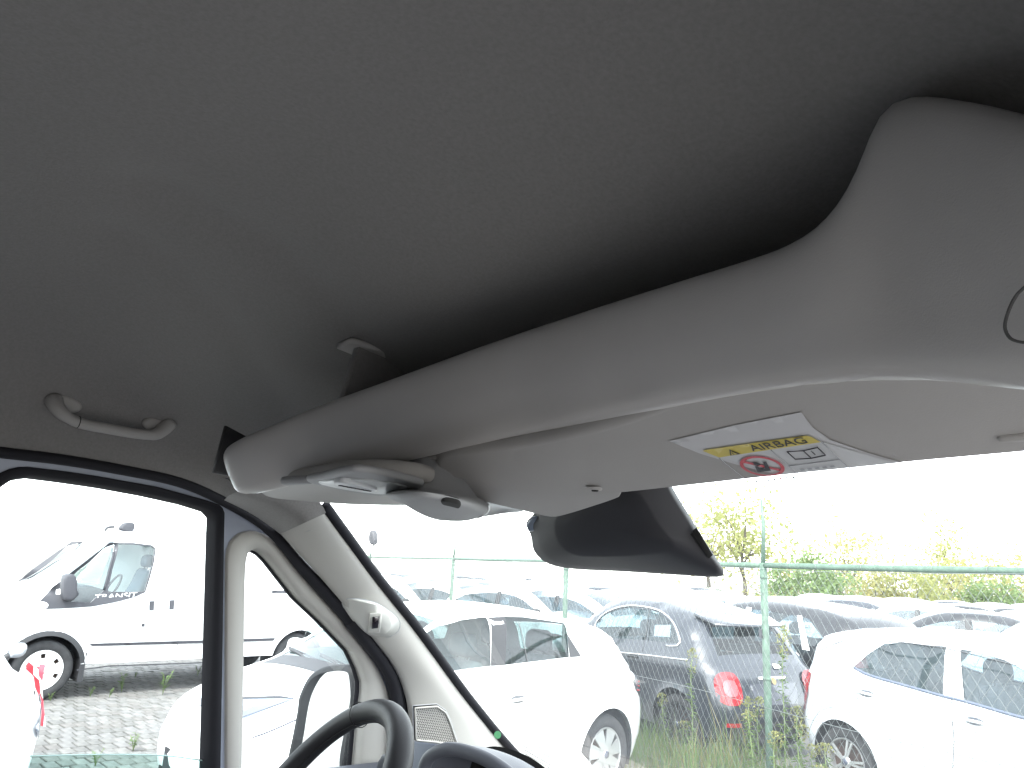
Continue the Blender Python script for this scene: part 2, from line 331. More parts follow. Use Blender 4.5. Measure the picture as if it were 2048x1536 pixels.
class Car:
    def __init__(s, L, w, top, xf, xr, R, sill=0.24, belt=(0.9, 0.05), tumble=0.32, fil=0.12, arch=0.055, step=0.09, nose=0.16, tail=0.10):
        s.__dict__.update(L=L, w=w, xf=xf, xr=xr, R=R, sill=sill, belt0=belt, k=tumble, r=fil, step=step, arch=arch, nose=nose, tail=tail)
        s.topc = catm(top, step=0.055)
        b = []
        xe, xs = s.topc[-1][0], s.topc[0][0]; Ra = R + arch
        def arcpts(xc):
            h = sill - R; a0 = math.asin(max(-1, h / Ra)); return [(xc + Ra * math.cos(q), R + Ra * math.sin(q)) for q in np.linspace(a0, math.pi - a0, 22)]
        b += [(xe - 0.04, sill)]; b += arcpts(xr); b += arcpts(xf); b += [(xs + 0.04, sill)]
        s.bot = poly_res(b, 0.12, closed=False)
        s.outline = np.vstack([s.topc, s.bot])
        s.sa, s.sb = s.topc[:-1], s.topc[1:]
    def belt(s, x): return s.belt0[0] + s.belt0[1] * (x / s.L)
    def dist(s, P):
        P = np.atleast_2d(P); ab = s.sb - s.sa; ap = P[:, None] - s.sa[None]
        t = np.clip((ap * ab).sum(2) / (ab * ab).sum(1), 0, 1); return np.linalg.norm(ap - t[..., None] * ab, axis=2).min(1)
    def W(s, P):
        P = np.atleast_2d(np.array(P, float)); x, z = P[:, 0], P[:, 1]
        ex = np.clip((0.95 - x) / 0.95, 0, 1); er = np.clip((x - (s.L - 0.75)) / 0.75, 0, 1)
        w = s.w - s.nose * ex**2.4 - s.tail * er**2.4
        b = s.belt(x); t = np.clip((b - z) / (b - 0.2), 0, 1); w = w - 0.05 * t**3 + 0.014 * np.exp(-((z - b + 0.13) / 0.06)**2)
        # wheel-arch flare
        for xc in (s.xf, s.xr):
            d = np.hypot(x - xc, z - s.R); w = w + 0.022 * np.exp(-((d - s.R - s.arch) / 0.05)**2) * (z > 0.12)
        a = np.clip(z - b, 0, None); w = w - s.k * a - 0.015 * np.clip(a / 0.04, 0, 1)
        d = s.dist(P); q = np.clip(s.r - d, 0, s.r); w = w - (s.r - np.sqrt(np.clip(s.r**2 - q**2, 0, None)))
        return np.clip(w, 0.02, None)
    def loc3(s, P, Y): P = np.atleast_2d(P); return np.stack([s.L / 2 - P[:, 0], np.asarray(Y) * np.ones(len(P)), P[:, 1]], -1)
    def body(s, name, mats, parent, holes=(), gaps=()):
        """Shell: two sides with window openings and the strip over nose, bonnet, roof and tail. gaps: index ranges of the strip left open for glass."""
        hl = [poly_res(h, 0.07) for h in holes]
        P, F = fill2d(s.outline, hl, s.step); Y = s.W(P); n = len(P)
        V = np.vstack([s.loc3(P, Y), s.loc3(P, -Y)])
        # orient: left side faces +Y
        FF = []
        for f in F:
            a, b, c = V[f[0]], V[f[1]], V[f[2]]; nn = np.cross(b - a, c - a)
            f = f if nn[1] > 0 else f[::-1]; FF.append(tuple(f)); FF.append(tuple(i + n for i in f[::-1]))
        # strip
        fr = s.fr = np.array([1, 0.88, 0.62, 0.32, 0, -0.32, -0.62, -0.88, -1.0]); m = len(fr)
        T = s.topc; N = len(T); idx = [int(np.argmin(np.linalg.norm(P - t, axis=1))) for t in T]
        g = np.gradient(T, axis=0); nr = np.stack([-g[:, 1], g[:, 0]], -1); nr /= np.linalg.norm(nr, axis=1)[:, None]
        cen = np.array([s.L * 0.5, 0.6]); nr = np.where(((T - cen) * nr).sum(1)[:, None] < 0, -nr, nr); s.nr = nr
        s.ye = s.W(T); base = len(V); S = []
        for i in range(N): S.append(s.strip_row(i))
        S = np.array(S); s.S = S
        ids = np.zeros((N, m), int)
        extra = []
        for i in range(N):
            ids[i, 0] = idx[i]; ids[i, -1] = idx[i] + n
            for j in range(1, m - 1): ids[i, j] = base + len(extra); extra.append(S[i, j])
        V = np.vstack([V, np.array(extra)])
        for i in range(N - 1):
            for j in range(m - 1):
                if any(a <= i < b and lo <= j < hi for (a, b, lo, hi) in gaps): continue
                FF.append((ids[i, j], ids[i + 1, j], ids[i + 1, j + 1], ids[i, j + 1]))
        me = mesh(name, V, FF); bm = bmesh.new(); bm.from_mesh(me)
        bmesh.ops.recalc_face_normals(bm, faces=bm.faces); bm.to_mesh(me); bm.free()
        me.polygons.foreach_set('use_smooth', [True] * len(me.polygons))
        return obm(name, me, mats, parent)
    def strip_row(s, i):
        cr = 0.045 + 0.0 * i
        out = []
        for f in s.fr:
            p = s.topc[i] + s.nr[i] * cr * (1 - f * f) * min(1.0, s.ye[i] / 0.5); out.append((s.L / 2 - p[0], s.ye[i] * f, p[1]))
        return out
    def strip_patch(s, name, mt, parent, a, b, j0, j1, off=-0.004):
        S = np.array(s.S)[a:b + 1, j0:j1 + 1]; o = np.stack([-s.nr[a:b + 1, 0], np.zeros(b - a + 1), s.nr[a:b + 1, 1]], -1)[:, None] * off
        S = S + o; n, m = S.shape[:2]
        return obj(name, S.reshape(-1, 3), [(i * m + j, i * m + j + 1, (i + 1) * m + j + 1, (i + 1) * m + j) for i in range(n - 1) for j in range(m - 1)], mt, parent)
    def tail_patch(s, name, mt, parent, outline, off=0.006, step=0.05, thick=0.0):
        """Patch on nose or tail given in (y, z): x is read off the strip."""
        P, F = fill2d(poly_res(outline, 0.04), (), step); rows = s.S; out = []
        zc = rows[:, 4, 2]; N = len(rows)
        for (y, z) in P:
            best = None
            for i in range(N // 2, N - 1):
                z0, z1 = zc[i], zc[i + 1]
                if (z0 - z) * (z1 - z) <= 0 and abs(z1 - z0) > 1e-6:
                    t = (z - z0) / (z1 - z0); r = rows[i] * (1 - t) + rows[i + 1] * t
                    yy = r[::-1, 1]; xx = r[::-1, 0]; x = np.interp(y, yy, xx)
                    ov = max(0.0, abs(y) - abs(r[0, 1])); x += (ov ** 2) * 2.5 + ov * 0.3
                    best = x - off
            out.append((best if best is not None else -s.L / 2, y, z))
        return obj(name, out, F, mt, parent)
    def side_patch(s, name, mt, parent, outline, sgn=1, off=0.004, holes=(), step=None, res=0.06):
        o2 = poly_res(outline, res); hl = [poly_res(h, res) for h in holes]
        P, F = fill2d(o2, hl, step or s.step); V = s.loc3(P, sgn * (s.W(P) + off)); a, b, c = V[list(F[0])]
        if np.cross(b - a, c - a)[1] * sgn < 0: F = [f[::-1] for f in F]
        return obj(name, V, F, mt, parent)
    def side_line(s, name, mt, parent, pts, sgn=1, r=0.004, off=0.0, smooth=True):
        P = catm(pts, step=0.06) if smooth and len(pts) > 2 else poly_res(pts, 0.06, False)
        return MB().tube(s.loc3(P, sgn * (s.W(P) + off)), r, 6).build(name, mt, parent)
    def unproject(s, pxs, M, sgn=1):
        Mi = np.array(M.inverted()); o = Mi @ np.r_[CAM, 1]; out = []
        for (px, py) in pxs:
            d = Mi[:3, :3] @ ray(px, py); w = s.w
            for _ in range(14):
                t = (sgn * w - o[1]) / d[1]; p = o[:3] + d * t; x = s.L / 2 - p[0]; w = 0.5 * w + 0.5 * float(s.W([(x, p[2])])[0])
            out.append((x, p[2]))
        return out

def rim_mesh(kind, R, n=None):
    """Wheel face lying in XZ, facing +Y, centre at origin."""
    mb = MB(); rr = R * 0.66
    def spoke(q, w0, w1, r0, r1, y0, y1, th=0.012):
        c, s_ = math.cos(q), math.sin(q); u = np.array([c, 0, s_]); v = np.array([-s_, 0, c]); e = np.array([0, 1, 0])
        V = [u * r0 - v * w0 + e * y0, u * r0 + v * w0 + e * y0, u * r1 + v * w1 + e * y1, u * r1 - v * w1 + e * y1]
        V += [p - e * th for p in V]
        mb.add(V, [(0, 1, 2, 3), (0, 4, 5, 1), (1, 5, 6, 2), (2, 6, 7, 3), (3, 7, 4, 0)])
    mb.lathe([(rr * 1.02, 0.0), (rr * 1.0, 0.012), (rr * 0.95, 0.008), (rr * 0.93, -0.03), (rr * 0.9, -0.09)], 40)
    if kind == 'seven':
        for i in range(7): spoke(2 * math.pi * i / 7 + 0.2, rr * 0.13, rr * 0.30, rr * 0.16, rr * 0.95, 0.018, 0.006)
        mb.lathe([(0.001, 0.024), (rr * 0.17, 0.022), (rr * 0.22, 0.005)], 24)
    elif kind == 'multi':
        for i in range(22): spoke(2 * math.pi * i / 22, rr * 0.03, rr * 0.05, rr * 0.16, rr * 0.95, 0.010, 0.006)
        mb.lathe([(0.001, 0.02), (rr * 0.2, 0.018), (rr * 0.24, 0.0)], 24)
    elif kind == 'five':
        for i in range(5):
            q = 2 * math.pi * i / 5 + 0.6
            spoke(q - 0.13, rr * 0.05, rr * 0.05, rr * 0.18, rr * 0.95, 0.016, 0.006); spoke(q + 0.13, rr * 0.05, rr * 0.05, rr * 0.18, rr * 0.95, 0.016, 0.006)
        mb.lathe([(0.001, 0.02), (rr * 0.2, 0.02), (rr * 0.26, 0.004)], 24)
    elif kind == 'cover':       # closed wheel cover with small openings round the rim
        mb.lathe([(0.001, 0.030), (rr * 0.16, 0.03), (rr * 0.2, 0.012), (rr * 0.5, 0.02), (rr * 0.62, 0.022)], 40)
        K = 6
        for i in range(K):
            q0 = 2 * math.pi * (i + 0.25) / K + 0.3; q1 = 2 * math.pi * (i + 0.97) / K + 0.3; ns = 7
            V = []; F = []
            for k in range(ns + 1):
                q = q0 + (q1 - q0) * k / ns
                for r, y in ((rr * 0.61, 0.022), (rr * 0.8, 0.018), (rr * 0.95, 0.006)): V.append((r * math.cos(q), y, r * math.sin(q)))
            for k in range(ns):
                for a in range(2): F.append((k * 3 + a, k * 3 + a + 1, k * 3 + a + 4, k * 3 + a + 3))
            mb.add(V, F)
        mb.lathe([(rr * 0.84, 0.014), (rr * 0.96, 0.006)], 40)
    return mb
def add_wheels(car, root, kind, rmat, which=((1, 'f'), (1, 'r'), (-1, 'f'), (-1, 'r')), turn=0.0):
    R = car.R; tw = 0.19; prof = []
    tp = [(R * 0.64, -0.01), (R * 0.70, 0.012), (R * 0.86, 0.018), (R * 0.95, 0.008), (R * 0.99, -0.02), (R, -0.06), (R, -tw + 0.04), (R * 0.985, -tw), (R * 0.9, -tw - 0.02), (R * 0.64, -tw)]
    tm = MB().lathe(tp, 44, close=True); rm = rim_mesh(kind, R)
    tme = mesh('tyre', tm.V, tm.F); rme = mesh('rim', rm.V, rm.F, False)
    tme.materials.append(M_tyre); rme.materials.append(rmat)
    bk = MB().lathe([(0.001, -0.07), (R * 0.62, -0.07)], 28); bme = mesh('brake_disc', bk.V, bk.F); bme.materials.append(mat('rusty_brake', (0.10, 0.06, 0.045), 0.8, noise=(12, 0.4)))
    hub = MB().lathe([(0.001, 0.026), (R * 0.09, 0.026), (R * 0.10, 0.018)], 20); hme = mesh('hub_cap', hub.V, hub.F); hme.materials.append(mat('hub_badge', (0.05, 0.06, 0.09), 0.3, coat=0.5))
    for sg, e in which:
        x = car.xf if e == 'f' else car.xr
        w = obm('wheel', tme, None, root); w.location = (car.L / 2 - x, sg * (car.w - 0.045), R)
        w.rotation_euler = (0, 0, (0 if sg > 0 else math.pi) + (turn if e == 'f' else 0))
        for nm, me in (('rim', rme), ('brake_disc', bme), ('hub_cap', hme)): obm(nm, me, None, w)
def wheel_wells(car, root):
    for sg in (1, -1):
        for x in (car.xf, car.xr):
            mb = MB(); Ra = car.R + car.arch + 0.012; n = 20; V = []; F = []
            for i in range(n + 1):
                q = -0.35 + (math.pi + 0.7) * i / n
                for y in (car.w - 0.06, car.w - 0.34): V.append((car.L / 2 - x + Ra * math.cos(q), sg * y, car.R + Ra * math.sin(q)))
            for i in range(n): F.append((2 * i, 2 * i + 1, 2 * i + 3, 2 * i + 2))
            F.append(tuple(2 * i + 1 for i in range(n + 1))); mb.add(V, F); mb.build('wheel_well', M_dark, root)
    MB().box((0, 0, car.sill + 0.06), (car.L / 2 - 0.25, car.w - 0.30, 0.07)).build('underbody', M_dark, root, False)
def seat(car, root, x, y, mt, z=0.55):
    mb = MB(); X = car.L / 2 - x
    o = [(X + 0.02, z - 0.18), (X + 0.05, z + 0.1), (X - 0.04, z + 0.35), (X - 0.1, z + 0.52), (X - 0.2, z + 0.50), (X - 0.17, z + 0.1), (X - 0.12, z - 0.18)]
    V, F = slab([(a, y + 0.24, b) for a, b in catm(o, step=0.06, closed=True)], (0, 1, 0), 0.48, 0.06, 3); mb.add(V, F)
    V, F = slab([(a, y + 0.24, b) for a, b in catm([(X + 0.42, z - 0.2), (X + 0.44, z - 0.08), (X + 0.2, z - 0.04), (X - 0.05, z - 0.08), (X - 0.06, z - 0.2)], step=0.06, closed=True)], (0, 1, 0), 0.48, 0.04, 2); mb.add(V, F)
    V, F = slab([(a, y + 0.13, b) for a, b in catm([(X - 0.10, z + 0.56), (X - 0.1, z + 0.70), (X - 0.19, z + 0.72), (X - 0.2, z + 0.56)], step=0.04, closed=True)], (0, 1, 0), 0.26, 0.04, 2); mb.add(V, F)
    mb.tube([(X - 0.15, y + 0.06, z + 0.45), (X - 0.15, y + 0.06, z + 0.62)], 0.008, 6); mb.tube([(X - 0.15, y - 0.06, z + 0.45), (X - 0.15, y - 0.06, z + 0.62)], 0.008, 6)
    return mb.build('seat', mt, root)
def dash(car, root, x0, x1, z):
    o = [(car.L / 2 - x0, z - 0.35), (car.L / 2 - x0, z), (car.L / 2 - (x0 + x1) / 2, z + 0.05), (car.L / 2 - x1, z - 0.02), (car.L / 2 - x1, z - 0.35)]
    V, F = slab([(a, car.w - 0.14, b) for a, b in o], (0, 1, 0), 2 * car.w - 0.28, 0.02, 2); mb = MB().add(V, F); mb.build('dashboard', M_black, root)
    c = np.array([car.L / 2 - x1 - 0.14, 0.36, z + 0.02]); t = np.linspace(0, 2 * math.pi, 25)[:-1]
    MB().tube([c + 0.18 * np.array([-0.45 * math.sin(q) * 0.9, math.cos(q), 0.9 * math.sin(q)]) for q in t], 0.016, 7, closed=True).build('steering_wheel', M_black, root)
def mirror(car, root, x, z, mt, sgn=1, sc=1.0):
    y = float(car.W([(x, z)])[0]); X = car.L / 2 - x
    o = catm([(X - 0.02, y + 0.03, z), (X - 0.02, y + 0.06, z + 0.12 * sc), (X - 0.02, y + 0.2 * sc, z + 0.13 * sc), (X - 0.02, y + 0.22 * sc, z + 0.03), (X - 0.02, y + 0.12, z - 0.01)], step=0.03, closed=True)
    o[:, 1] *= sgn; V, F = slab(o, (-1, 0, 0), 0.10 * sc, 0.035, 4); m = obj('side_mirror', V, F, mt, root)
    MB().tube([(X + 0.02, sgn * (y - 0.02), z - 0.02), (X + 0.02, sgn * (y + 0.08), z + 0.03)], 0.02, 7).build('mirror_arm', M_black, m)
    c = o.mean(0); g = c + (o - c) * 0.84; g[:, 0] -= 0.003; obj('mirror_glass', g, [tuple(range(len(g)))], M_chrome, m, False)
def handle(car, root, x, z, mt, sgn=1, l=0.11):
    P = [(x - l, z), (x - l * 0.6, z + 0.012), (x + l * 0.6, z + 0.014), (x + l, z + 0.004)]
    p = car.loc3(P, sgn * (car.W(P) + np.array([0.004, 0.028, 0.028, 0.004]))); h = MB().tube(catm(p, 12), [0.006] + [0.011] * 10 + [0.006], 7).build('door_handle', mt, root)
    side = [(x + 0.75 * l * math.cos(q), z + 0.012 + 0.028 * math.sin(q)) for q in np.linspace(0, 2 * math.pi, 13)[:-1]]
    car.side_patch('handle_cup', M_black if mt is M_black else M_lampdark, h, side, sgn, 0.002)
def ridx(car, f): return [i for i, (x, z) in enumerate(car.topc) if f(x, z)]
def place(car, px, py, wheel, yaw, sgn):
    """Stand the car so that its wheel (front or rear, on the side sgn) is where the viewing ray meets that wheel's height."""
    p = CAM + uz(px, py, car.R - CAM[2]); x = car.xf if wheel == 'f' else car.xr
    l = np.array([car.L / 2 - x, sgn * (car.w - 0.03)]); c, s_ = math.cos(yaw), math.sin(yaw)
    loc = (p[0] - (l[0] * c - l[1] * s_), p[1] - (l[0] * s_ + l[1] * c), 0.0)
    return Matrix.Translation(loc) @ Matrix.Rotation(yaw, 4, 'Z'), loc
def text_mesh(s, size, parent, name, mt, M, shear=0.0, ext=0.0006, sx=1.0):
    cu = bpy.data.curves.new(name, 'FONT'); cu.body = s; cu.size = size; cu.align_x = 'CENTER'; cu.align_y = 'CENTER'; cu.extrude = ext; cu.shear = shear; cu.space_character = 1.0
    o = bpy.data.objects.new('tmp', cu); COL.objects.link(o); bpy.context.view_layer.update()
    me = bpy.data.meshes.new_from_object(o.evaluated_get(bpy.context.evaluated_depsgraph_get())); bpy.data.objects.remove(o)
    me.transform(M @ Matrix.Diagonal((sx, 1, 1, 1))); q = obm(name, me, mt, parent); return q

def ray_patch(name, mt, parent, body, Mw, px, off=0.007, step=5.0):
    from mathutils.bvhtree import BVHTree
    bv = BVHTree.FromPolygons([v.co.copy() for v in body.data.vertices], [tuple(p.vertices) for p in body.data.polygons]); Mi = Mw.inverted(); o = Mi @ Vector(CAM); R3 = Mi.to_3x3()
    P, F = fill2d(poly_res(px, step), (), step); V = []; ok = []
    for q in P:
        d = (R3 @ Vector(ray(*q))).normalized(); hit = bv.ray_cast(o, d); ok.append(hit[0] is not None); V.append(hit[0] - d * off if ok[-1] else o)
    return obj(name, V, [f for f in F if all(ok[i] for i in f)], mt, parent)

# ---------------------------------------------------------------- white hatchback in the yard, nose to the left
def hatch_spec(step=0.09, cut=0.0):
    return Car(4.06, 0.86, [(x + cut * max(0.0, 1 - x / 1.0), z) for x, z in [(0.12, 0.22), (0.02, 0.36), (0.0, 0.5), (0.06, 0.66), (0.2, 0.78), (0.55, 0.90), (0.95, 0.985), (1.1, 1.03), (1.4, 1.21), (1.72, 1.375), (2.0, 1.435), (2.4, 1.455), (2.9, 1.42), (3.35, 1.345), (3.58, 1.29), (3.68, 1.2), (3.80, 1.0), (3.93, 0.92), (4.01, 0.78), (4.06, 0.58), (4.03, 0.36), (3.95, 0.24)]],
               0.82, 3.41, 0.315, belt=(0.90, 0.12), step=step)
car = hatch_spec(0.075, 0.26)
yaw = R_(-90) + LOT
Mw, loc = place(car, 1212, 1509, 'r', yaw, 1)
root = empty('white_hatchback', loc, yaw)
tag(root, 'white five-door hatchback parked before the fence, nose towards the driver door', 'car')
wf = car.unproject([(830, 1284), (846, 1268), (882, 1251), (922, 1240), (960, 1235), (972, 1234.5), (976, 1241), (981, 1332), (903, 1342)], Mw) + car.unproject([(806, 1352)], Mw)
wr = car.unproject([(1008, 1233), (1047, 1234), (1128, 1246), (1133, 1257), (1138, 1314.5), (1010, 1330)], Mw)
tri = car.unproject([(1133, 1266), (1162, 1312.5), (1139, 1314.5)], Mw)
pil = car.unproject([(976, 1234.5), (1008, 1233), (1010, 1330), (981, 1332)], Mw)
N = len(car.topc)
ws = ridx(car, lambda x, z: 1.06 < x < 1.74 and z > 1.0); rw = ridx(car, lambda x, z: x > 3.6 and 0.98 < z < 1.28)
body = car.body('body', M_white, root, [wf, wr], [(ws[0], ws[-1], 1, 7), (rw[0], rw[-1], 1, 7)])
car.strip_patch('windscreen', G_car, root, ws[0], ws[-1], 1, 7); car.strip_patch('rear_window', G_car, root, rw[0], rw[-1], 1, 7)
for sg in (1, -1):
    car.side_patch('window', G_car, root, wf, sg, -0.006); car.side_patch('window', G_car, root, wr, sg, -0.006)
    car.side_patch('pillar_trim', M_black, root, pil, sg, 0.003); car.side_patch('quarter_trim', M_black, root, tri, sg, 0.004)
    if sg == 1:       # near side lamp, laid on the curved wing where the viewing rays meet it
        h = ray_patch('headlight', M_lamp, root, body, Mw, [(430, 1397), (487, 1395), (560, 1393), (590, 1397), (540, 1416), (487, 1437), (430, 1440)]); ray_patch('lamp_reflector', M_lampdark, h, body, Mw, [(470, 1439), (540, 1414), (584, 1399), (535, 1407), (470, 1424)], 0.012)
        ray_patch('lamp_edge', M_black, h, body, Mw, [(430, 1396), (487, 1393), (560, 1391), (594, 1397), (560, 1395), (487, 1397), (430, 1400)], 0.012)
        h = ray_patch('lamp_corner', M_lamp, root, body, Mw, [(383, 1394), (370, 1404), (356, 1432), (352, 1452), (364, 1440), (382, 1416), (412, 1410), (412, 1397)]); ray_patch('lamp_reflector', M_lampdark, h, body, Mw, [(376, 1406), (362, 1428), (355, 1448), (366, 1436), (384, 1414), (408, 1409), (408, 1404)], 0.012)
    t = car.side_patch('tail_light', M_lampdark, root, [(3.86, 0.93), (3.97, 0.88), (4.02, 0.74), (3.95, 0.72), (3.83, 0.80), (3.76, 0.87)], sg, 0.006, step=0.04)
    for k in range(3): car.side_line('light_bar', M_red, t, [(3.90 - 0.02 * k, 0.86 - 0.035 * k), (3.99, 0.83 - 0.03 * k)], sg, 0.006, 0.01)
    car.side_line('door_seam', mat('seam_dark', (0.08, 0.08, 0.085), 0.8), root, [(2.42, 1.38), (2.45, 0.9), (2.44, 0.5), (2.42, 0.3)], sg, 0.0035)
    car.side_line('door_seam', MATS['seam_dark'], root, [(1.30, 0.98), (1.24, 0.6), (1.30, 0.3)], sg, 0.0035)
    car.side_line('door_seam', MATS['seam_dark'], root, [(3.30, 0.96), (3.18, 0.72), (2.98, 0.42), (2.95, 0.3)], sg, 0.0035)
    car.side_line('sill_line', MATS['seam_dark'], root, [(1.35, 0.36), (2.9, 0.40)], sg, 0.006)
    mirror(car, root, 1.45, 0.99, M_white, sg); handle(car, root, 2.28, 0.83, M_white, sg)
    car.side_patch('fog_lamp_recess', M_lampdark, root, [(0.36, 0.28), (0.42, 0.30), (0.42, 0.42), (0.38, 0.44), (0.33, 0.38)], sg, 0.005, step=0.05)
car.side_line('bonnet_seam', mat('seam_violet', (0.06, 0.06, 0.08), 0.8), root, [(0.22, 0.785), (0.6, 0.885), (1.0, 0.965)], 1, 0.005, 0.002)
mb = MB()
for y in (0.38, -0.1):
    q = np.array([(car.L / 2 - 1.05, y, 1.045), (car.L / 2 - 1.12, y - 0.25, 1.075), (car.L / 2 - 1.16, y - 0.5, 1.09)]); mb.tube(catm(q, 8), 0.010, 6)
    mb.tube([(car.L / 2 - 1.10, y + 0.1, 1.06), (car.L / 2 - 1.17, y - 0.52, 1.10)], 0.007, 6)
mb.build('wiper', M_black, root)
car.strip_patch('scuttle_panel', M_black, root, ws[0] - 3, ws[0], 1, 7, 0.003)
MB().box((car.L / 2 - 0.26, 0, 0.42), (0.03, 0.45, 0.09)).build('grille', M_black, root, False)
wheel_wells(car, root); add_wheels(car, root, 'seven', M_silver)
for y in (0.36, -0.36): seat(car, root, 2.0, y, M_seatlt)
seat(car, root, 2.95, 0.3, M_seatlt); seat(car, root, 2.95, -0.3, M_seatlt); dash(car, root, 1.15, 1.5, 0.93)
HATCH = root

# ---------------------------------------------------------------- white panel van across the yard
van = Car(5.3, 0.985, [(0.12, 0.28), (0.02, 0.42), (0.0, 0.62), (0.05, 0.9), (0.2, 1.06), (0.55, 1.18), (0.86, 1.28), (1.0, 1.36), (1.3, 1.62), (1.62, 1.90), (1.85, 2.02), (2.3, 2.08), (3.3, 2.10), (4.6, 2.09), (5.1, 2.05), (5.24, 1.96), (5.29, 1.6), (5.3, 1.0), (5.3, 0.55), (5.26, 0.40)],
          0.95, 4.31, 0.345, sill=0.40, belt=(1.15, 0.02), tumble=0.13, fil=0.13, arch=0.06, step=0.11, nose=0.12, tail=0.04)
Mw, loc = place(van, 84, 1341, 'f', yaw, 1)
root = empty('panel_van', loc, yaw); tag(root, 'white panel van with black door window surround across the brick yard', 'van')
sur = van.unproject([(71, 1215), (74, 1207), (135, 1150), (219, 1085), (262, 1085), (303, 1090), (311, 1097), (308, 1123), (299, 1157), (290, 1185), (267, 1195), (227, 1205), (185, 1213), (120, 1217), (82, 1218)], Mw)
g1 = van.unproject([(133, 1203), (142, 1168), (146, 1151), (180, 1123), (208, 1096), (228, 1089), (227, 1104), (218, 1140), (208, 1180), (200, 1187), (181, 1205)], Mw)
g2 = van.unproject([(236, 1088), (262, 1088.5), (301, 1093), (308, 1098), (305, 1123), (296, 1156), (288, 1183), (215, 1184), (225, 1138)], Mw)
ws = ridx(van, lambda x, z: 0.92 < x < 1.75 and z > 1.3)
van.body('body', M_white, root, [g1, g2], [(ws[0], ws[-1], 1, 7)]); van.strip_patch('windscreen', G_van, root, ws[0], ws[-1], 1, 7)
for sg in (1, -1):
    van.side_patch('window_surround', M_greytrim, root, sur, sg, 0.006, [g1, g2], res=0.05)
    van.side_patch('window', G_van, root, g1, sg, -0.004); van.side_patch('window', G_van, root, g2, sg, -0.004)
ru = lambda *p: van.unproject(p, Mw)
a, b = ru((227, 1104), (208, 1180)); van.side_line('window_divider', M_greytrim, root, [a, b], 1, 0.014, 0.004, False)
st = ru((177, 1287), (410, 1280), (550, 1275.5), (546, 1281), (410, 1286), (183, 1292)); van.side_patch('rubbing_strip', M_greytrim, root, st, 1, 0.018, step=0.2)
for c in ((302.5, 1211), (342.5, 1209)):
    q = ru((c[0] - 4.5, c[1] - 9), (c[0] + 5.5, c[1] - 9.5), (c[0] + 4, c[1] + 9.5), (c[0] - 5, c[1] + 10)); van.side_patch('door_handle', M_greytrim, root, q, 1, 0.02, step=0.05)
q = ru((543, 1181), (592, 1180), (592, 1186), (543, 1186.5)); van.side_patch('slide_rail', M_greytrim, root, q, 1, 0.01, step=0.1)
q = [ru((286, 1250))[0]]; q = [(q[0][0] + 0.022 * math.cos(t), q[0][1] + 0.022 * math.sin(t)) for t in np.linspace(0, 6.283, 13)[:-1]]; van.side_patch('door_lock', M_greytrim, root, q, 1, 0.006)
q = ru((82, 1211))[0]; q = [(q[0] + 0.075 * math.cos(t), q[1] + 0.045 * math.sin(t)) for t in np.linspace(0, 6.283, 17)[:-1]]; van.side_patch('oval_badge', M_film, root, q, 1, 0.011)
sb = ru((152, 1339), (185, 1335), (215, 1331), (300, 1328), (412, 1324), (412, 1326), (300, 1330), (215, 1333.5), (185, 1337.5), (154, 1341)); van.side_patch('sill_trim', M_greytrim, root, sb, 1, 0.008, step=0.2)
# door mirror of the van
q0 = ru((120, 1150), (139, 1150), (142, 1196), (122, 1198))
X = [van.L / 2 - p[0] for p in q0]; Z = [p[1] for p in q0]; yb_ = float(van.W([q0[1]])[0])
o = catm([(X[0], yb_ + 0.30, Z[0]), (X[1], yb_ + 0.30, Z[1]), (X[2], yb_ + 0.30, Z[2]), (X[3], yb_ + 0.30, Z[3])], step=0.05, closed=True)
V, F = slab(o, (0, 1, 0), 0.20, 0.03, 3); m = obj('door_mirror', V, F, M_greytrim, root)
MB().tube([(X[2] + 0.02, yb_ - 0.03, Z[2] - 0.02), (X[2], yb_ + 0.2, Z[2] + 0.06)], 0.05, 8).build('mirror_arm', M_greytrim, m)
tx = ru((231, 1192.3))[0]; yy = float(van.W([tx])[0]) + 0.010
text_mesh('TRANSIT', 0.088, root, 'lettering', M_film, Matrix.Translation((van.L / 2 - tx[0], yy, tx[1])) @ Matrix(((-1, 0, 0, 0), (0, 0, 1, 0), (0, 1, 0, 0), (0, 0, 0, 1))) @ Matrix.Rotation(R_(4.5), 4, 'Z'), shear=0.1, sx=1.45)
van.side_line('door_seam', MATS['seam_dark'], root, [(2.55, 1.96), (2.52, 1.2), (2.50, 0.45)], 1, 0.004)
mf = MB(); mf.box((van.L / 2 - van.xf - 0.43, van.w - 0.10, 0.36), (0.03, 0.09, 0.17)); mf.build('mud_flap', M_black, root, False)
arch = [(van.xf + (van.R + 0.115) * math.cos(t), van.R + (van.R + 0.115) * math.sin(t)) for t in np.linspace(0.15, math.pi - 0.15, 20)] + [(van.xf + (van.R + 0.055) * math.cos(t), van.R + (van.R + 0.055) * math.sin(t)) for t in np.linspace(math.pi - 0.15, 0.15, 20)]
van.side_patch('arch_liner', M_black, root, arch, 1, 0.006, step=0.05)
wheel_wells(van, root); add_wheels(van, root, 'cover', M_whitecap)
seat(van, root, 2.25, 0.45, mat('seat_blue', (0.10, 0.13, 0.16), 0.9, noise=(25, 0.2)), 1.02); seat(van, root, 2.25, -0.35, MATS['seat_blue'], 1.02); dash(van, root, 1.1, 1.62, 1.28)
MB().box((van.L / 2 - 2.62, 0, 1.3), (0.02, 0.9, 0.68)).build('bulkhead', mat('bulkhead_grey', (0.45, 0.48, 0.48), 0.7), root, False)
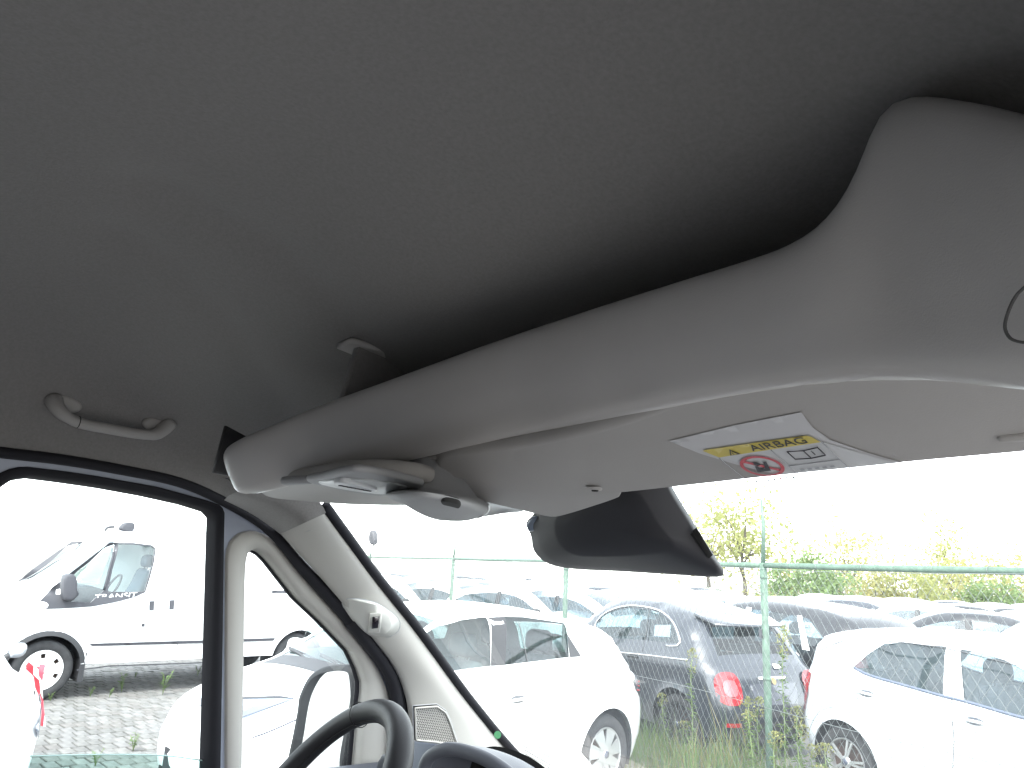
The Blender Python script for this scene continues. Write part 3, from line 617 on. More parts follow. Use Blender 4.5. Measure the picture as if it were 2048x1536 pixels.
# beacon and roof fittings
rx = lambda px, py, Yl: (np.array(Mw.inverted()) @ np.r_[CAM + ux(px, py, (Mw @ Vector((0, Yl, 0)))[0]), 1])[:3]
p = rx(256, 1057, 0.55); V, F = slab(catm([(p[0] + 0.07, 0.6, p[2] - 0.02), (p[0] + 0.03, 0.6, p[2] + 0.07), (p[0] - 0.09, 0.6, p[2] + 0.075), (p[0] - 0.09, 0.6, p[2] - 0.03)], step=0.03, closed=True), (0, 1, 0), 0.14, 0.02, 2); obj('roof_beacon', V, F, M_greytrim, root)
p = rx(228, 1056, 0.55); MB().tube(catm([(p[0] + 0.06, 0.5, p[2] - 0.04), (p[0] + 0.03, 0.5, p[2] + 0.005), (p[0] - 0.05, 0.5, p[2] + 0.02)], 8), 0.018, 7).build('roof_antenna', M_greytrim, root)
for px in (293, 322, 354):
    mb = MB(); p = rx(px, 1064, 0.7); mb.tube([(p[0] + 0.04, 0.7, p[2]), (p[0] - 0.04, 0.7, p[2])], 0.012, 6); mb.tube([(p[0], 0.7, p[2]), (p[0], 0.7, 2.05)], 0.01, 6)
    mb.build('rack_foot', M_silver, root)

# ---------------------------------------------------------------- slate-blue city car behind the fence, tail to the camera
fyaw = math.atan2(0.27, -0.96) + LOT
c5 = Car(3.63, 0.84, [(0.1, 0.24), (0.0, 0.42), (0.02, 0.62), (0.15, 0.78), (0.45, 0.91), (0.8, 1.0), (0.95, 1.06), (1.2, 1.27), (1.45, 1.43), (1.75, 1.515), (2.15, 1.53), (2.6, 1.48), (2.95, 1.40), (3.12, 1.33), (3.28, 1.14), (3.40, 0.97), (3.50, 0.88), (3.57, 0.72), (3.61, 0.60), (3.63, 0.50), (3.60, 0.34), (3.52, 0.24)],
          0.70, 3.02, 0.30, belt=(0.93, 0.06), tumble=0.34, fil=0.15, step=0.075, tail=0.09)
Mw, loc = place(c5, 1353, 1447, 'r', fyaw, 1)
root = empty('city_car', loc, fyaw); tag(root, 'slate blue rounded city car seen from its tail behind the wire fence', 'car')
ru = lambda *p: c5.unproject(p, Mw)
s1 = ru((1192, 1250), (1205, 1234), (1228, 1221), (1262, 1215), (1302, 1220), (1294, 1280), (1215, 1276)); s2 = ru((1303, 1221), (1322, 1227), (1342, 1245), (1353, 1268), (1357, 1287), (1296, 1281))
ws = ridx(c5, lambda x, z: 0.95 < x < 1.5 and z > 1.05); rw = ridx(c5, lambda x, z: x > 3.1 and 0.98 < z < 1.31)
c5.body('body', M_blue, root, [s1, s2], [(ws[0], ws[-1], 1, 7), (rw[0], rw[-1], 1, 7)])
c5.strip_patch('windscreen', G_car, root, ws[0], ws[-1], 1, 7); c5.strip_patch('rear_window', G_car, root, rw[0], rw[-1], 1, 7)
for sg in (1, -1):
    c5.side_patch('window', G_carlt, root, s1, sg, -0.006); c5.side_patch('window', G_carlt, root, s2, sg, -0.006)
    ch = ru((1188, 1262), (1192, 1247), (1205, 1231), (1228, 1218), (1262, 1211.5), (1302, 1216), (1326, 1225), (1347, 1245), (1357, 1268), (1360, 1289), (1345, 1292), (1332, 1291))
    c5.side_line('chrome_trim', M_chrome, root, ch, sg, 0.012, 0.003)
    c5.side_line('chrome_trim', M_chrome, root, ru((1224, 1303), (1300, 1311), (1375, 1320)), sg, 0.010, 0.003)
    c5.side_line('door_seam', MATS['seam_dark'], root, ru((1300, 1218), (1288, 1290), (1287, 1380)), sg, 0.004)
    handle(c5, root, ru((1266, 1316))[0][0], ru((1266, 1314))[0][1], M_black, sg, 0.09)
    # tail lamp: C-shaped red ring on the corner with a dark core
    yl = sg * 0.60
    ring = [(yl + sg * 0.14 * math.copysign(abs(math.cos(t))**0.7, math.cos(t)), 0.72 + 0.155 * math.copysign(abs(math.sin(t))**0.7, math.sin(t))) for t in np.linspace(0, 6.283, 25)[:-1]]
    t_ = c5.tail_patch('tail_light', M_red, root, ring, 0.016)
    inn = [(yl - sg * 0.005 + (p[0] - yl) * 0.55, 0.725 + (p[1] - 0.72) * 0.5) for p in ring]; c5.tail_patch('lamp_core', mat('lamp_core_pink', (0.30, 0.09, 0.10), 0.15, coat=1.0), t_, inn, 0.022)
    mirror(c5, root, 1.15, 1.0, M_blue, sg)
    c5.tail_patch('reflector', M_red, root, [(sg * 0.50, 0.36), (sg * 0.66, 0.36), (sg * 0.66, 0.40), (sg * 0.5, 0.40)], 0.012)
c5.tail_patch('bumper_insert', M_black, root, [(-0.62, 0.44), (0.62, 0.44), (0.58, 0.50), (-0.58, 0.50)], 0.010)
c5.tail_patch('lower_bumper', M_black, root, [(-0.6, 0.25), (0.6, 0.25), (0.62, 0.40), (-0.62, 0.40)], 0.008)
c5.tail_patch('plate_recess', M_lampdark, root, [(-0.30, 0.56), (0.30, 0.56), (0.34, 0.76), (-0.34, 0.76)], 0.008)
pl = c5.tail_patch('hatch_handle', M_chrome, root, [(-0.2, 0.80), (0.2, 0.80), (0.2, 0.825), (-0.2, 0.825)], 0.016)
cb = c5.tail_patch('round_badge', mat('badge_gold', (0.35, 0.26, 0.12), 0.4, metal=0.5), root, [(0.035 * math.cos(t), 0.785 + 0.035 * math.sin(t)) for t in np.linspace(0, 6.283, 15)[:-1]], 0.02)
c5.tail_patch('paper_tag', M_film, root, [(-0.18, 0.90), (-0.08, 0.90), (-0.08, 0.94), (-0.18, 0.94)], 0.02)
# roof spoiler and wiper
V, F = slab([(c5.L / 2 - x, y, z) for x, y, z in ((3.02, 0.56, 1.415), (3.02, -0.56, 1.415), (3.30, -0.50, 1.335), (3.33, 0, 1.33), (3.30, 0.50, 1.335))], (0.28, 0, 0.96), 0.035, 0.012, 2); obj('roof_spoiler', V, F, M_blue, root)
MB().tube([(c5.L / 2 - 3.42, 0.05, 1.0), (c5.L / 2 - 3.38, 0.2, 1.03), (c5.L / 2 - 3.36, 0.42, 1.05)], 0.012, 6).build('rear_wiper', M_black, root)
q = ru((1308, 1250), (1340, 1250), (1338, 1274), (1306, 1272)); c5.side_patch('window_sheet', M_film, root, q, 1, -0.012)
wheel_wells(c5, root); add_wheels(c5, root, 'multi', M_darkrim)
for y in (0.33, -0.33): seat(c5, root, 1.85, y, M_seat); seat(c5, root, 2.75, y, M_seat)
dash(c5, root, 1.05, 1.35, 0.95); CITY = (c5, root)

# ---------------------------------------------------------------- white small car behind the fence, nose to the right
pyaw = math.atan2(-0.30, 0.954) + LOT
pc = Car(3.6, 0.80, [(x, z if z < 0.95 else 0.95 + (z - 0.95) * 0.86) for x, z in [(0.1, 0.22), (0.0, 0.40), (0.02, 0.62), (0.12, 0.76), (0.45, 0.88), (0.82, 0.97), (0.95, 1.02), (1.2, 1.2), (1.48, 1.39), (1.8, 1.47), (2.3, 1.49), (2.8, 1.465), (3.2, 1.42), (3.40, 1.36), (3.44, 1.25), (3.47, 1.08), (3.53, 0.93), (3.57, 0.75), (3.6, 0.55), (3.58, 0.36), (3.5, 0.24)]],
         0.66, 3.04, 0.29, belt=(0.86, 0.16), tumble=0.30, fil=0.13, step=0.075)
Mw, loc = place(pc, 1690, 1524, 'r', pyaw, -1)
root = empty('small_white_car', loc, pyaw); tag(root, 'small silvery white car close behind the wire fence at the right', 'car')
ru = lambda *p: pc.unproject(p, Mw, -1)
s1 = ru((1708, 1333), (1737, 1308), (1768, 1288), (1800, 1285), (1893, 1293), (1886, 1390), (1800, 1366), (1735, 1347)); s2 = ru((1922, 1298), (1965, 1306), (2010, 1320), (2070, 1350), (2130, 1390), (2140, 1455), (2048, 1434), (1928, 1400))
ws = ridx(pc, lambda x, z: 0.93 < x < 1.5 and z > 0.99); rw = ridx(pc, lambda x, z: x > 3.4 and 0.97 < z < 1.24)
pc.body('body', M_white2, root, [s1, s2], [(ws[0], ws[-1], 1, 7), (rw[0], rw[-1], 1, 7)])
pc.strip_patch('windscreen', G_car, root, ws[0], ws[-1], 1, 7); pc.strip_patch('rear_window', G_car, root, rw[0], rw[-1], 1, 7)
for sg in (1, -1):
    pc.side_patch('window', G_carlt, root, s1, sg, -0.006); pc.side_patch('window', G_carlt, root, s2, sg, -0.006)
    pc.side_line('belt_moulding', mat('belt_blue', (0.10, 0.12, 0.17), 0.5), root, ru((1708, 1335), (1735, 1349), (1800, 1368), (1886, 1392), (1928, 1402), (2048, 1436), (2140, 1457)), sg, 0.012, 0.002)
    for a_, b_ in (((1733, 1390),) * 2, ((1949, 1446),) * 2): q = ru(a_)[0]; handle(pc, root, q[0], q[1], M_white2, sg, 0.10)
    pc.side_line('door_seam', MATS['seam_dark'], root, ru((1905, 1392), (1908, 1470), (1905, 1560)), sg, 0.0035)
    pc.side_line('roof_seam', MATS['seam_dark'], root, [(1.5, 1.27), (2.2, 1.34), (3.0, 1.31), (3.3, 1.19)], sg, 0.004)
    pc.side_patch('tail_light', M_red, root, [(3.36, 0.98), (3.48, 1.0), (3.56, 0.80), (3.58, 0.62), (3.50, 0.64), (3.42, 0.82)], sg, 0.010, step=0.05)
    ar = pc.R + pc.arch
    flare = [(pc.xr + (ar + 0.10) * math.cos(t), pc.R + (ar + 0.10) * math.sin(t)) for t in np.linspace(0.25, math.pi - 0.6, 22)]
    pc.side_line('arch_crease', mat('crease_silver', (0.52, 0.56, 0.60), 0.4, metal=0.15), root, flare, sg, 0.012, -0.006)
    mirror(pc, root, 1.2, 0.95, M_white2, sg)
wheel_wells(pc, root); add_wheels(pc, root, 'five', M_silver)
for y in (0.32, -0.32): seat(pc, root, 1.75, y, M_seat); seat(pc, root, 2.7, y, M_seat)
dash(pc, root, 1.0, 1.3, 0.93)

# ---------------------------------------------------------------- dark SUV and the rows beyond, from three body types
def suv_spec(): return Car(4.35, 0.90, [(0.1, 0.28), (0.0, 0.5), (0.03, 0.78), (0.2, 0.93), (0.6, 1.04), (1.0, 1.1), (1.15, 1.15), (1.45, 1.36), (1.8, 1.54), (2.2, 1.62), (2.8, 1.63), (3.4, 1.58), (3.85, 1.49), (4.02, 1.38), (4.15, 1.1), (4.26, 0.95), (4.33, 0.75), (4.35, 0.5), (4.28, 0.3)], 0.85, 3.45, 0.34, sill=0.3, belt=(1.0, 0.10), step=0.11, tumble=0.3)
def sedan_spec(): return Car(4.5, 0.88, [(0.1, 0.24), (0.0, 0.42), (0.03, 0.65), (0.2, 0.77), (0.7, 0.89), (1.2, 0.97), (1.35, 1.02), (1.7, 1.22), (2.05, 1.37), (2.4, 1.43), (2.9, 1.43), (3.3, 1.36), (3.75, 1.14), (4.05, 1.03), (4.4, 0.98), (4.47, 0.85), (4.5, 0.5), (4.42, 0.27)], 0.88, 3.58, 0.32, belt=(0.88, 0.10), step=0.11)
def std_windows(c, x0, x1, x2, zt):
    """Front and rear side windows between belt and roof edge."""
    bz = lambda x: c.belt(x) + 0.03
    def roof(x): return float(np.interp(x, c.topc[:, 0], c.topc[:, 1])) - zt
    xm = x1
    f = [(x0, bz(x0) + 0.01)] + [(x, roof(x)) for x in np.linspace(x0 + 0.38, xm - 0.05, 5)] + [(xm - 0.04, bz(xm))]
    r = [(xm + 0.05, bz(xm))] + [(x, roof(x)) for x in np.linspace(xm + 0.05, x2 - 0.32, 5)] + [(x2, bz(x2) + 0.06), (x2 - 0.05, bz(x2))]
    f = [(a, max(b, bz(a))) for a, b in f]; r = [(a, max(b, bz(a))) for a, b in r]; return f, r
def simple_car(name, c, paint, wsr, rwr, x0, x1, x2, film=False, gl=None, msc=1.0):
    gl = gl or G_carlt
    root = empty(name); f, r = std_windows(c, x0, x1, x2, 0.13)
    ws = ridx(c, wsr); rw = ridx(c, rwr)
    c.body('body', paint, root, [f, r], [(ws[0], ws[-1], 1, 7), (rw[0], rw[-1], 1, 7)])
    c.strip_patch('windscreen', gl, root, ws[0], ws[-1], 1, 7); c.strip_patch('rear_window', gl, root, rw[0], rw[-1], 1, 7)
    for sg in (1, -1):
        c.side_patch('window', gl, root, f, sg, -0.006); c.side_patch('window', gl, root, r, sg, -0.006)
        mirror(c, root, x0 + 0.12, c.belt(x0) + 0.03, M_black, sg, msc)
        b = c.belt(x1); rz = float(np.interp(x1, c.topc[:, 0], c.topc[:, 1])) - 0.10
        c.side_patch('pillar_film' if film else 'pillar_trim', M_film if film else M_black, root, [(x1 - 0.05, rz), (x1 + 0.05, rz), (x1 + 0.07, b), (x1 - 0.05, b)], sg, 0.004)
        if film: c.side_patch('pillar_film', M_film, root, [(x2 - 0.52, rz - 0.05), (x2 - 0.44, rz - 0.05), (x2 - 0.22, b), (x2 - 0.34, b)], sg, 0.004)
        T = c.topc; L = c.L
        c.side_patch('tail_light', M_red, root, [(L - 0.25, c.belt(L) - 0.03), (L - 0.06, c.belt(L) - 0.05), (L - 0.03, c.belt(L) - 0.22), (L - 0.2, c.belt(L) - 0.18)], sg, 0.008, step=0.06)
        c.side_patch('headlight', M_lamp, root, [(0.10, 0.66), (0.5, 0.80), (0.45, 0.70), (0.12, 0.58)], sg, 0.008, step=0.06)
        for k in (0.62, 1.75): handle(c, root, x1 - 0.2 + (0 if k < 1 else 0.85), c.belt(x1) - 0.08, paint, sg)
    wheel_wells(c, root); add_wheels(c, root, 'five', M_silver)
    for y in (0.36, -0.36): seat(c, root, x1 - 0.25, y, M_seat, 0.6 if c.R > 0.33 else 0.52)
    return root
suv = simple_car('dark_suv', suv_spec(), M_ink, lambda x, z: 1.12 < x < 1.85 and z > 1.13, lambda x, z: 4.0 < x < 4.2 and 1.1 < z < 1.4, 1.22, 2.35, 3.75, film=True)
tag(suv, 'black SUV with white film strips on its door pillars behind the city car', 'car')
suv.rotation_euler = (0, 0, fyaw); suv.scale = (0.95, 0.95, 0.94)
hat = simple_car('parked_hatchback', hatch_spec(0.12), M_white, lambda x, z: 1.06 < x < 1.74 and z > 1.0, lambda x, z: x > 3.6 and 0.98 < z < 1.28, 1.12, 2.3, 3.5)
sed = simple_car('parked_sedan', sedan_spec(), M_silverp, lambda x, z: 1.3 < x < 2.1 and z > 1.0, lambda x, z: 3.3 < x < 4.0 and z > 1.04, 1.42, 2.55, 3.7)
def repaint(root, m):
    for ch in root.children:
        for s_ in ch.material_slots:
            if s_.material in (M_white, M_silverp, M_ink, M_white2, M_blue, M_redp): s_.link = 'OBJECT'; s_.material = m
def camxy(px, depth): lat = (px - 1024) / FPX * depth; return cR0 * lat + np.array([-math.sin(YAW), math.cos(YAW), 0]) * depth
bp = camxy(1552, 11.2); suv.location = (bp[0], bp[1], 0)
# (type, pixel column, depth, heading in degrees to the right of the line of sight, paint, label)
rows = [
    ('h', 850, 17.5, 128, M_white, 'white hatchback beyond the fence, leftmost of the far row beside the pillar'),
    ('s', 955, 17.0, 128, M_white, 'white sedan behind the second fence post from the lamp'),
    ('h', 1082, 15.8, 128, M_white, 'white hatchback just left of the fence post under the mirror housing'),
    ('s', 1195, 15.6, 128, M_white2, 'pale car just right of the fence post under the mirror housing'),
    ('h', 1300, 16.4, 128, M_white, 'white hatchback above the roof of the city car in the far row'),
    ('s', 1398, 17.6, 128, M_white, 'white sedan below the tip of the black mirror housing'),
    ('h', 1468, 19.5, 128, M_silverp, 'silver hatchback just left of the tall green post, far row'),
    ('s', 900, 26.0, 128, M_silverp, 'silver sedan in the second far row, furthest left'),
    ('h', 1060, 25.0, 128, M_silverp, 'silver hatchback in the second far row left of the mirror housing'),
    ('s', 1230, 26.0, 128, M_white, 'white sedan in the second far row under the mirror housing'),
    ('h', 1370, 27.0, 128, M_white2, 'pale hatchback in the second far row near the tall post'),
    ('h', 1600, 17.5, 100, M_white, 'white car roof showing just behind the black SUV'),
    ('r', 1752, 24.0, 60, M_redp, 'red hatchback far off below the bushes'),
    ('s', 1880, 14.0, -62, M_ink, 'dark sedan with a pale roof behind the small white car'),
    ('h', 1800, 18.5, -62, M_white, 'white hatchback behind the dark sedan, right of the red car'),
    ('s', 2010, 16.5, -62, M_white, 'white sedan at the right edge below the bushes'),
    ('h', 2090, 11.5, -62, M_white, 'white hatchback cut off by the right edge behind the small car'),
    ('s', 1940, 22.0, -62, M_silverp, 'silver sedan in front of the bushes at the right'),
    ('h', 1650, 24.0, -62, M_silverp, 'silver hatchback far off left of the red car'),
]
used = set()
for (t, px, dep, hdg, paint, label) in rows:
    src = {'h': hat, 's': sed, 'r': hat}[t]
    o = src if t in 'hs' and t not in used else copy_tree(src); used.add(t)
    p = camxy(px, dep); o.location = (p[0], p[1], 0); o.rotation_euler = (0, 0, R_(90 + 40 - hdg)); repaint(o, paint)
    tag(o, label, 'car', 'cars parked beyond the fence')
tag(suv, suv['label'], 'car', 'cars parked beyond the fence')
# the dense rows further back, small in the picture and alike
fr_ = random.Random(3); paints = [M_white, M_white2, M_silverp, M_ink, M_white, M_blue, M_silverp]
ordn = 'first second third fourth fifth sixth seventh eighth ninth tenth eleventh twelfth'.split(); pn = {id(M_white): 'white', id(M_white2): 'off white', id(M_silverp): 'silver', id(M_ink): 'black', id(M_blue): 'dark blue'}
for dep, x0, x1, st_, hdg, rn in ((21.5, 800, 1500, 92, 128, 'row just behind the first far row'), (31.0, 830, 1480, 74, 128, 'second last row left of tall post'), (38.0, 850, 1470, 62, 128, 'rearmost row left of the tall post'), (20.5, 1655, 2060, 108, -62, 'nearer row right of the tall post'), (28.0, 1610, 2060, 84, -62, 'rearmost row before the bushes')):
    for k_, px in enumerate(np.arange(x0, x1, st_)):
        ty = fr_.choice(('hatchback', 'sedan')); pt_ = fr_.choice(paints); o = copy_tree(hat if ty == 'hatchback' else sed); p = camxy(px + fr_.uniform(-8, 8), dep + fr_.uniform(-0.4, 0.4)); o.location = (p[0], p[1], 0); o.rotation_euler = (0, 0, R_(90 + 40 - hdg)); repaint(o, pt_)
        tag(o, '%s %s, %s from the left in the %s' % (pn[id(pt_)], ty, ordn[k_], rn), 'car', 'cars in the far rows of the lot')

# ---------------------------------------------------------------- white car at the left edge with barrier tape on its mirror
lyaw = R_(8) + LOT
lc = hatch_spec(0.12)
root = simple_car('taped_white_car', lc, M_white, lambda x, z: 1.06 < x < 1.74 and z > 1.0, lambda x, z: x > 3.6 and 0.98 < z < 1.28, 1.12, 2.3, 3.5, msc=0.7)
p = CAM + uz(33, 1296, 1.02 - CAM[2])             # its left door mirror
ml = np.array([lc.L / 2 - 1.24, 0.93]); c_, s_ = math.cos(lyaw), math.sin(lyaw)
root.location = (p[0] - (ml[0] * c_ - ml[1] * s_), p[1] - (ml[0] * s_ + ml[1] * c_), 0); root.rotation_euler = (0, 0, lyaw)
tag(root, 'white car at the left edge with red and white tape hanging from its mirror', 'car')
for ch in root.children:
    if ch.name.startswith('side_mirror'):
        for sl_ in ch.material_slots: sl_.link = 'OBJECT'; sl_.material = M_silverp
Mt = Matrix.Translation(root.location) @ Matrix.Rotation(lyaw, 4, 'Z')
# barrier tape: three twisted strips hanging from the mirror
tm = bpy.data.materials.new('barrier_tape'); tm.use_nodes = True; nt = tm.node_tree; pb = nt.nodes['Principled BSDF']
wv = nt.nodes.new('ShaderNodeTexWave'); wv.bands_direction = 'DIAGONAL'; wv.inputs['Scale'].default_value = 2.6; tc = nt.nodes.new('ShaderNodeTexCoord')
nt.links.new(tc.outputs['Object'], wv.inputs['Vector']); cr = nt.nodes.new('ShaderNodeValToRGB'); cr.color_ramp.interpolation = 'CONSTANT'
cr.color_ramp.elements[0].color = (0.55, 0.03, 0.05, 1); cr.color_ramp.elements[1].color = (0.85, 0.85, 0.85, 1); cr.color_ramp.elements[1].position = 0.5
nt.links.new(wv.outputs['Color'], cr.inputs[0]); nt.links.new(cr.outputs[0], pb.inputs['Base Color']); pb.inputs['Roughness'].default_value = 0.3
for k, (pts, lab) in enumerate(((((48, 1322), (44, 1360), (34, 1400), (26, 1445)), 'wider red and white barrier tape strip hanging from the mirror, on the left'), (((56, 1335), (54, 1380), (50, 1430), (48, 1472)), 'narrow red and white barrier tape strip hanging down to the bumper'), (((64, 1330), (60, 1345), (62, 1400), (64, 1455)), 'thin red barrier tape strip, rightmost of the three on the car'))):
    c3 = []
    for (x_, z_) in lc.unproject(pts, Mt): w3 = lc.loc3([(x_, z_)], lc.W([(x_, z_)]) + 0.07)[0]; c3.append(np.array(Mt @ Vector(w3)))
    c3 = catm(c3, 16); w_ = (0.055, 0.034, 0.02)[k]; V = []; F = []
    for i, q in enumerate(c3):
        an = 0.5 + 0.25 * math.sin(i * 0.5 + k); sd_ = np.array([math.cos(an), math.sin(an), 0]) * w_ * (0.8 + 0.3 * math.sin(i * 0.33 + k)); V += [q - sd_, q + sd_]
    F = [(2 * i, 2 * i + 1, 2 * i + 3, 2 * i + 2) for i in range(15)]
    t_ = obj('barrier_tape', V, F, tm); tag(t_, lab, 'tape', 'barrier tape strips on the white car')

# ================================================================== FENCE
M_green = mat('green_coated_steel', (0.085, 0.140, 0.105), 0.55, noise=(20, 0.3), bump=(150, 0.3, 0.002))
M_wire = mat('galvanised_wire', (0.20, 0.22, 0.22), 0.5, metal=0.4)
def gp(px, py_rail, depth):     # a post given by its column in the picture and its depth
    p = camxy(px, depth); return p
pA, pB = camxy(1527, 6.6), camxy(905, 13.6)
fd = (pB - pA)[:2]; fl = np.linalg.norm(fd); fd = fd / fl
def along(px):                   # foot on the fence line under a picture column
    r_ = ray(px, 1150)[:2]; A = np.array([[r_[0], -fd[0]], [r_[1], -fd[1]]]); t = np.linalg.solve(A, pA[:2]); return t[1]
def fpt(s, z=0.0): return np.array([pA[0] + fd[0] * s, pA[1] + fd[1] * s, z])
fence = empty('wire_fence', tuple(fpt(0))); tag(fence, 'green chain link fence with tube rail crossing the lot', 'fence')
base = fpt(0)
RAIL = CAM[2] + (uz(1527, 1134, 0.3)[2] * 0 + 0.145)
stops = [along(x) for x in (1527, 1132, 905, 737)]
posts = stops + [along(2300), stops[3] + 4.6, stops[3] + 9.2]
for i, s_ in enumerate(posts):
    q = fpt(s_) - base; ln = np.array([0.0, 0.0]) if i != 0 else -np.array([math.cos(YAW), math.sin(YAW)]) * 0.0
    top = (0.60 if i == 0 else 0.36 if i < 3 else 0.25)
    mb = MB(); mb.tube([q + (0, 0, -0.05), q + (0, 0, 1.0), q + (0, 0, RAIL + 0.02)], 0.031, 14)
    po = mb.build('post', M_green, fence)
    e = q + (0, 0, RAIL + 0.02); MB().tube([e, e + (0.01, 0.012, top * 0.5), e + (0.0, 0.005, top - 0.05)], [0.020, 0.016, 0.010], 10).build('post_extension', M_green, po)
    for z in (RAIL - 0.10, 1.0): MB().lathe([(0.033, -0.012), (0.036, -0.010), (0.036, 0.010), (0.033, 0.012)], 14, 'z', q + (0, 0, z)).build('post_clamp', M_green, po)
sp = sorted(posts)
for a, b in zip(sp[:-1], sp[1:]):
    n = 9; pts = [fpt(a + (b - a) * k / (n - 1)) - base + (0, 0, RAIL - 0.004 * math.sin(math.pi * k / (n - 1))) for k in range(n)]
    r_ = MB().tube(pts, 0.024, 12).build('rail', M_green, fence)
    k = 0
    mb = MB()
    for s_ in np.arange(a + 0.2, b - 0.1, 0.33):
        s_ += random.uniform(-0.06, 0.06); q = fpt(s_) - base + (0, 0, RAIL)
        ax = np.array([fd[0], fd[1], 0]); bx = np.array([0, 0, 1.0]); cx = np.cross(ax, bx)
        mb.tube([q + 0.026 * (math.cos(t) * bx + math.sin(t) * cx) for t in np.linspace(0, 2 * math.pi, 13)[:-1]], 0.0018, 4, closed=True)
    w_ = mb.build('wire_ties', M_wire, r_); w_['kind'] = 'stuff'
# chain link: crossing wires of square section, with a small weave
mb = MB(); s0, s1 = sp[0], sp[-1]; dx = 0.082; ztop, zbot = RAIL - 0.02, 0.03; hgt = ztop - zbot; nrm = np.array([-fd[1], fd[0], 0])
cell = 0.062
run = hgt * 0.72
for sg in (1, -1):
    for s_ in np.arange(s0 - run, s1 + run, dx):
        zz = np.arange(0, hgt + 0.001, cell); pts = []
        for k, z in enumerate(zz):
            u = s_ + sg * z * 0.72
            if s0 <= u <= s1: pts.append(fpt(u, zbot + z) - base + nrm * (0.035 + 0.003 * (1 if (k % 2) else -1) * sg + 0.006 * math.sin(u * 2.3 + z * 1.7)))
        if len(pts) > 2: mb.tube(pts, 0.0016, 3, cap=False)
o = mb.build('wire_mesh', M_wire, fence, False); o['kind'] = 'stuff'
for z in (0.05, 0.78, ztop - 0.01):
    MB().tube([fpt(s_, z + 0.012 * math.sin(s_ * 1.9)) - base + nrm * 0.03 for s_ in np.arange(s0, s1, 0.4)], 0.0022, 4).build('tension_wire', M_wire, fence)
s_ = posts[0]; q = fpt(s_, 1.36) - base; MB().box(q + np.array([-0.03, -0.02, 0]), (0.012, 0.02, 0.035)).build('wire_tensioner', M_greytrim, fence, False)
# a small floodlight on the far post
q = fpt(posts[3], RAIL + 0.25); lamp = empty('flood_lamp', tuple(q)); tag(lamp, 'small oval lamp head on the leftmost fence post', 'lamp')
V, F = slab(catm([(0.07, 0, 0.05), (0.08, 0, 0.22), (0.0, 0, 0.36), (-0.12, 0, 0.34), (-0.14, 0, 0.16), (-0.06, 0, 0.04)], step=0.03, closed=True), (0.2, -1, 0), 0.16, 0.04, 3); obj('lamp_head', V, F, M_greytrim, lamp)
MB().tube([(0, 0.08, -0.02), (-0.02, 0.08, 0.08)], 0.018, 8).build('bracket', M_greytrim, lamp); MB().tube([(-0.08, 0.0, 0.02), (-0.2, 0.02, 0.0)], 0.012, 6).build('arm', M_greytrim, lamp)

# ================================================================== PLANTS
L1 = leafmat('weed_leaf', (0.10, 0.17, 0.05)); L2 = leafmat('weed_bloom', (0.24, 0.26, 0.10)); L3 = leafmat('dry_grass', (0.20, 0.19, 0.085)); L4 = leafmat('grass_blade', (0.11, 0.19, 0.065))
M_stem = mat('stem_green', (0.14, 0.19, 0.07), 0.7)
def weed(s_, off, h, lean, seed, label, dry=False):
    r = random.Random(seed); p = fpt(s_) + nrm * off; root = empty('tall_weed', (p[0], p[1], -0.02)); tag(root, label, 'weed', 'tall weeds along the fence foot')
    st = catm([(0, 0, 0), (lean * 0.2 * h, 0.02, h * 0.4), (lean * 0.5 * h, -0.02, h * 0.75), (lean * h, 0, h)], 14)
    MB().tube(st, np.linspace(0.0085, 0.003, 14), 5).build('stem', M_stem, root)
    lv = MB(); bl = MB()
    for k in range(int(100 * h)):
        t = r.uniform(0.06, 0.84); q = st[int(t * 13)] * (1 - (t * 13) % 1) + st[min(13, int(t * 13) + 1)] * ((t * 13) % 1)
        a = r.uniform(0, 6.28); l = r.uniform(0.04, 0.10) * (1.15 - 0.6 * t); d = np.array([math.cos(a), math.sin(a), r.uniform(-0.5, 0.5)]); w = np.cross(d, (0, 0, 1)) * 0.009
        m_ = q + d * l * 0.5 + np.array([0, 0, 0.008]); lv.add([q, m_ - w, q + d * l, m_ + w], [(0, 1, 2, 3)])
    for k in range(int(210 * (0.4 + h * 0.4))):
        t = r.uniform(0, 1) ** 0.8; wd = 0.065 * math.sin(math.pi * (0.12 + 0.86 * t)) + 0.008; z = h * (0.80 + 0.22 * t); a = r.uniform(0, 6.28); rr = wd * math.sqrt(r.random())
        q = np.array([lean * z + rr * math.cos(a), rr * math.sin(a), z - 0.015 + rr * 0.5]); s2 = r.uniform(0.007, 0.016); u = np.array([r.gauss(0, 1) for _ in range(3)]); u /= np.linalg.norm(u); v = np.cross(u, (0.3, 0.5, 0.8)); v /= np.linalg.norm(v)
        bl.add([q - u * s2, q + v * s2 * 0.6, q + u * s2, q - v * s2 * 0.6], [(0, 1, 2, 3)])
    lv.build('leaves', L1 if not dry else L3, root, False); bl.build('flower_head', L2, root, False)
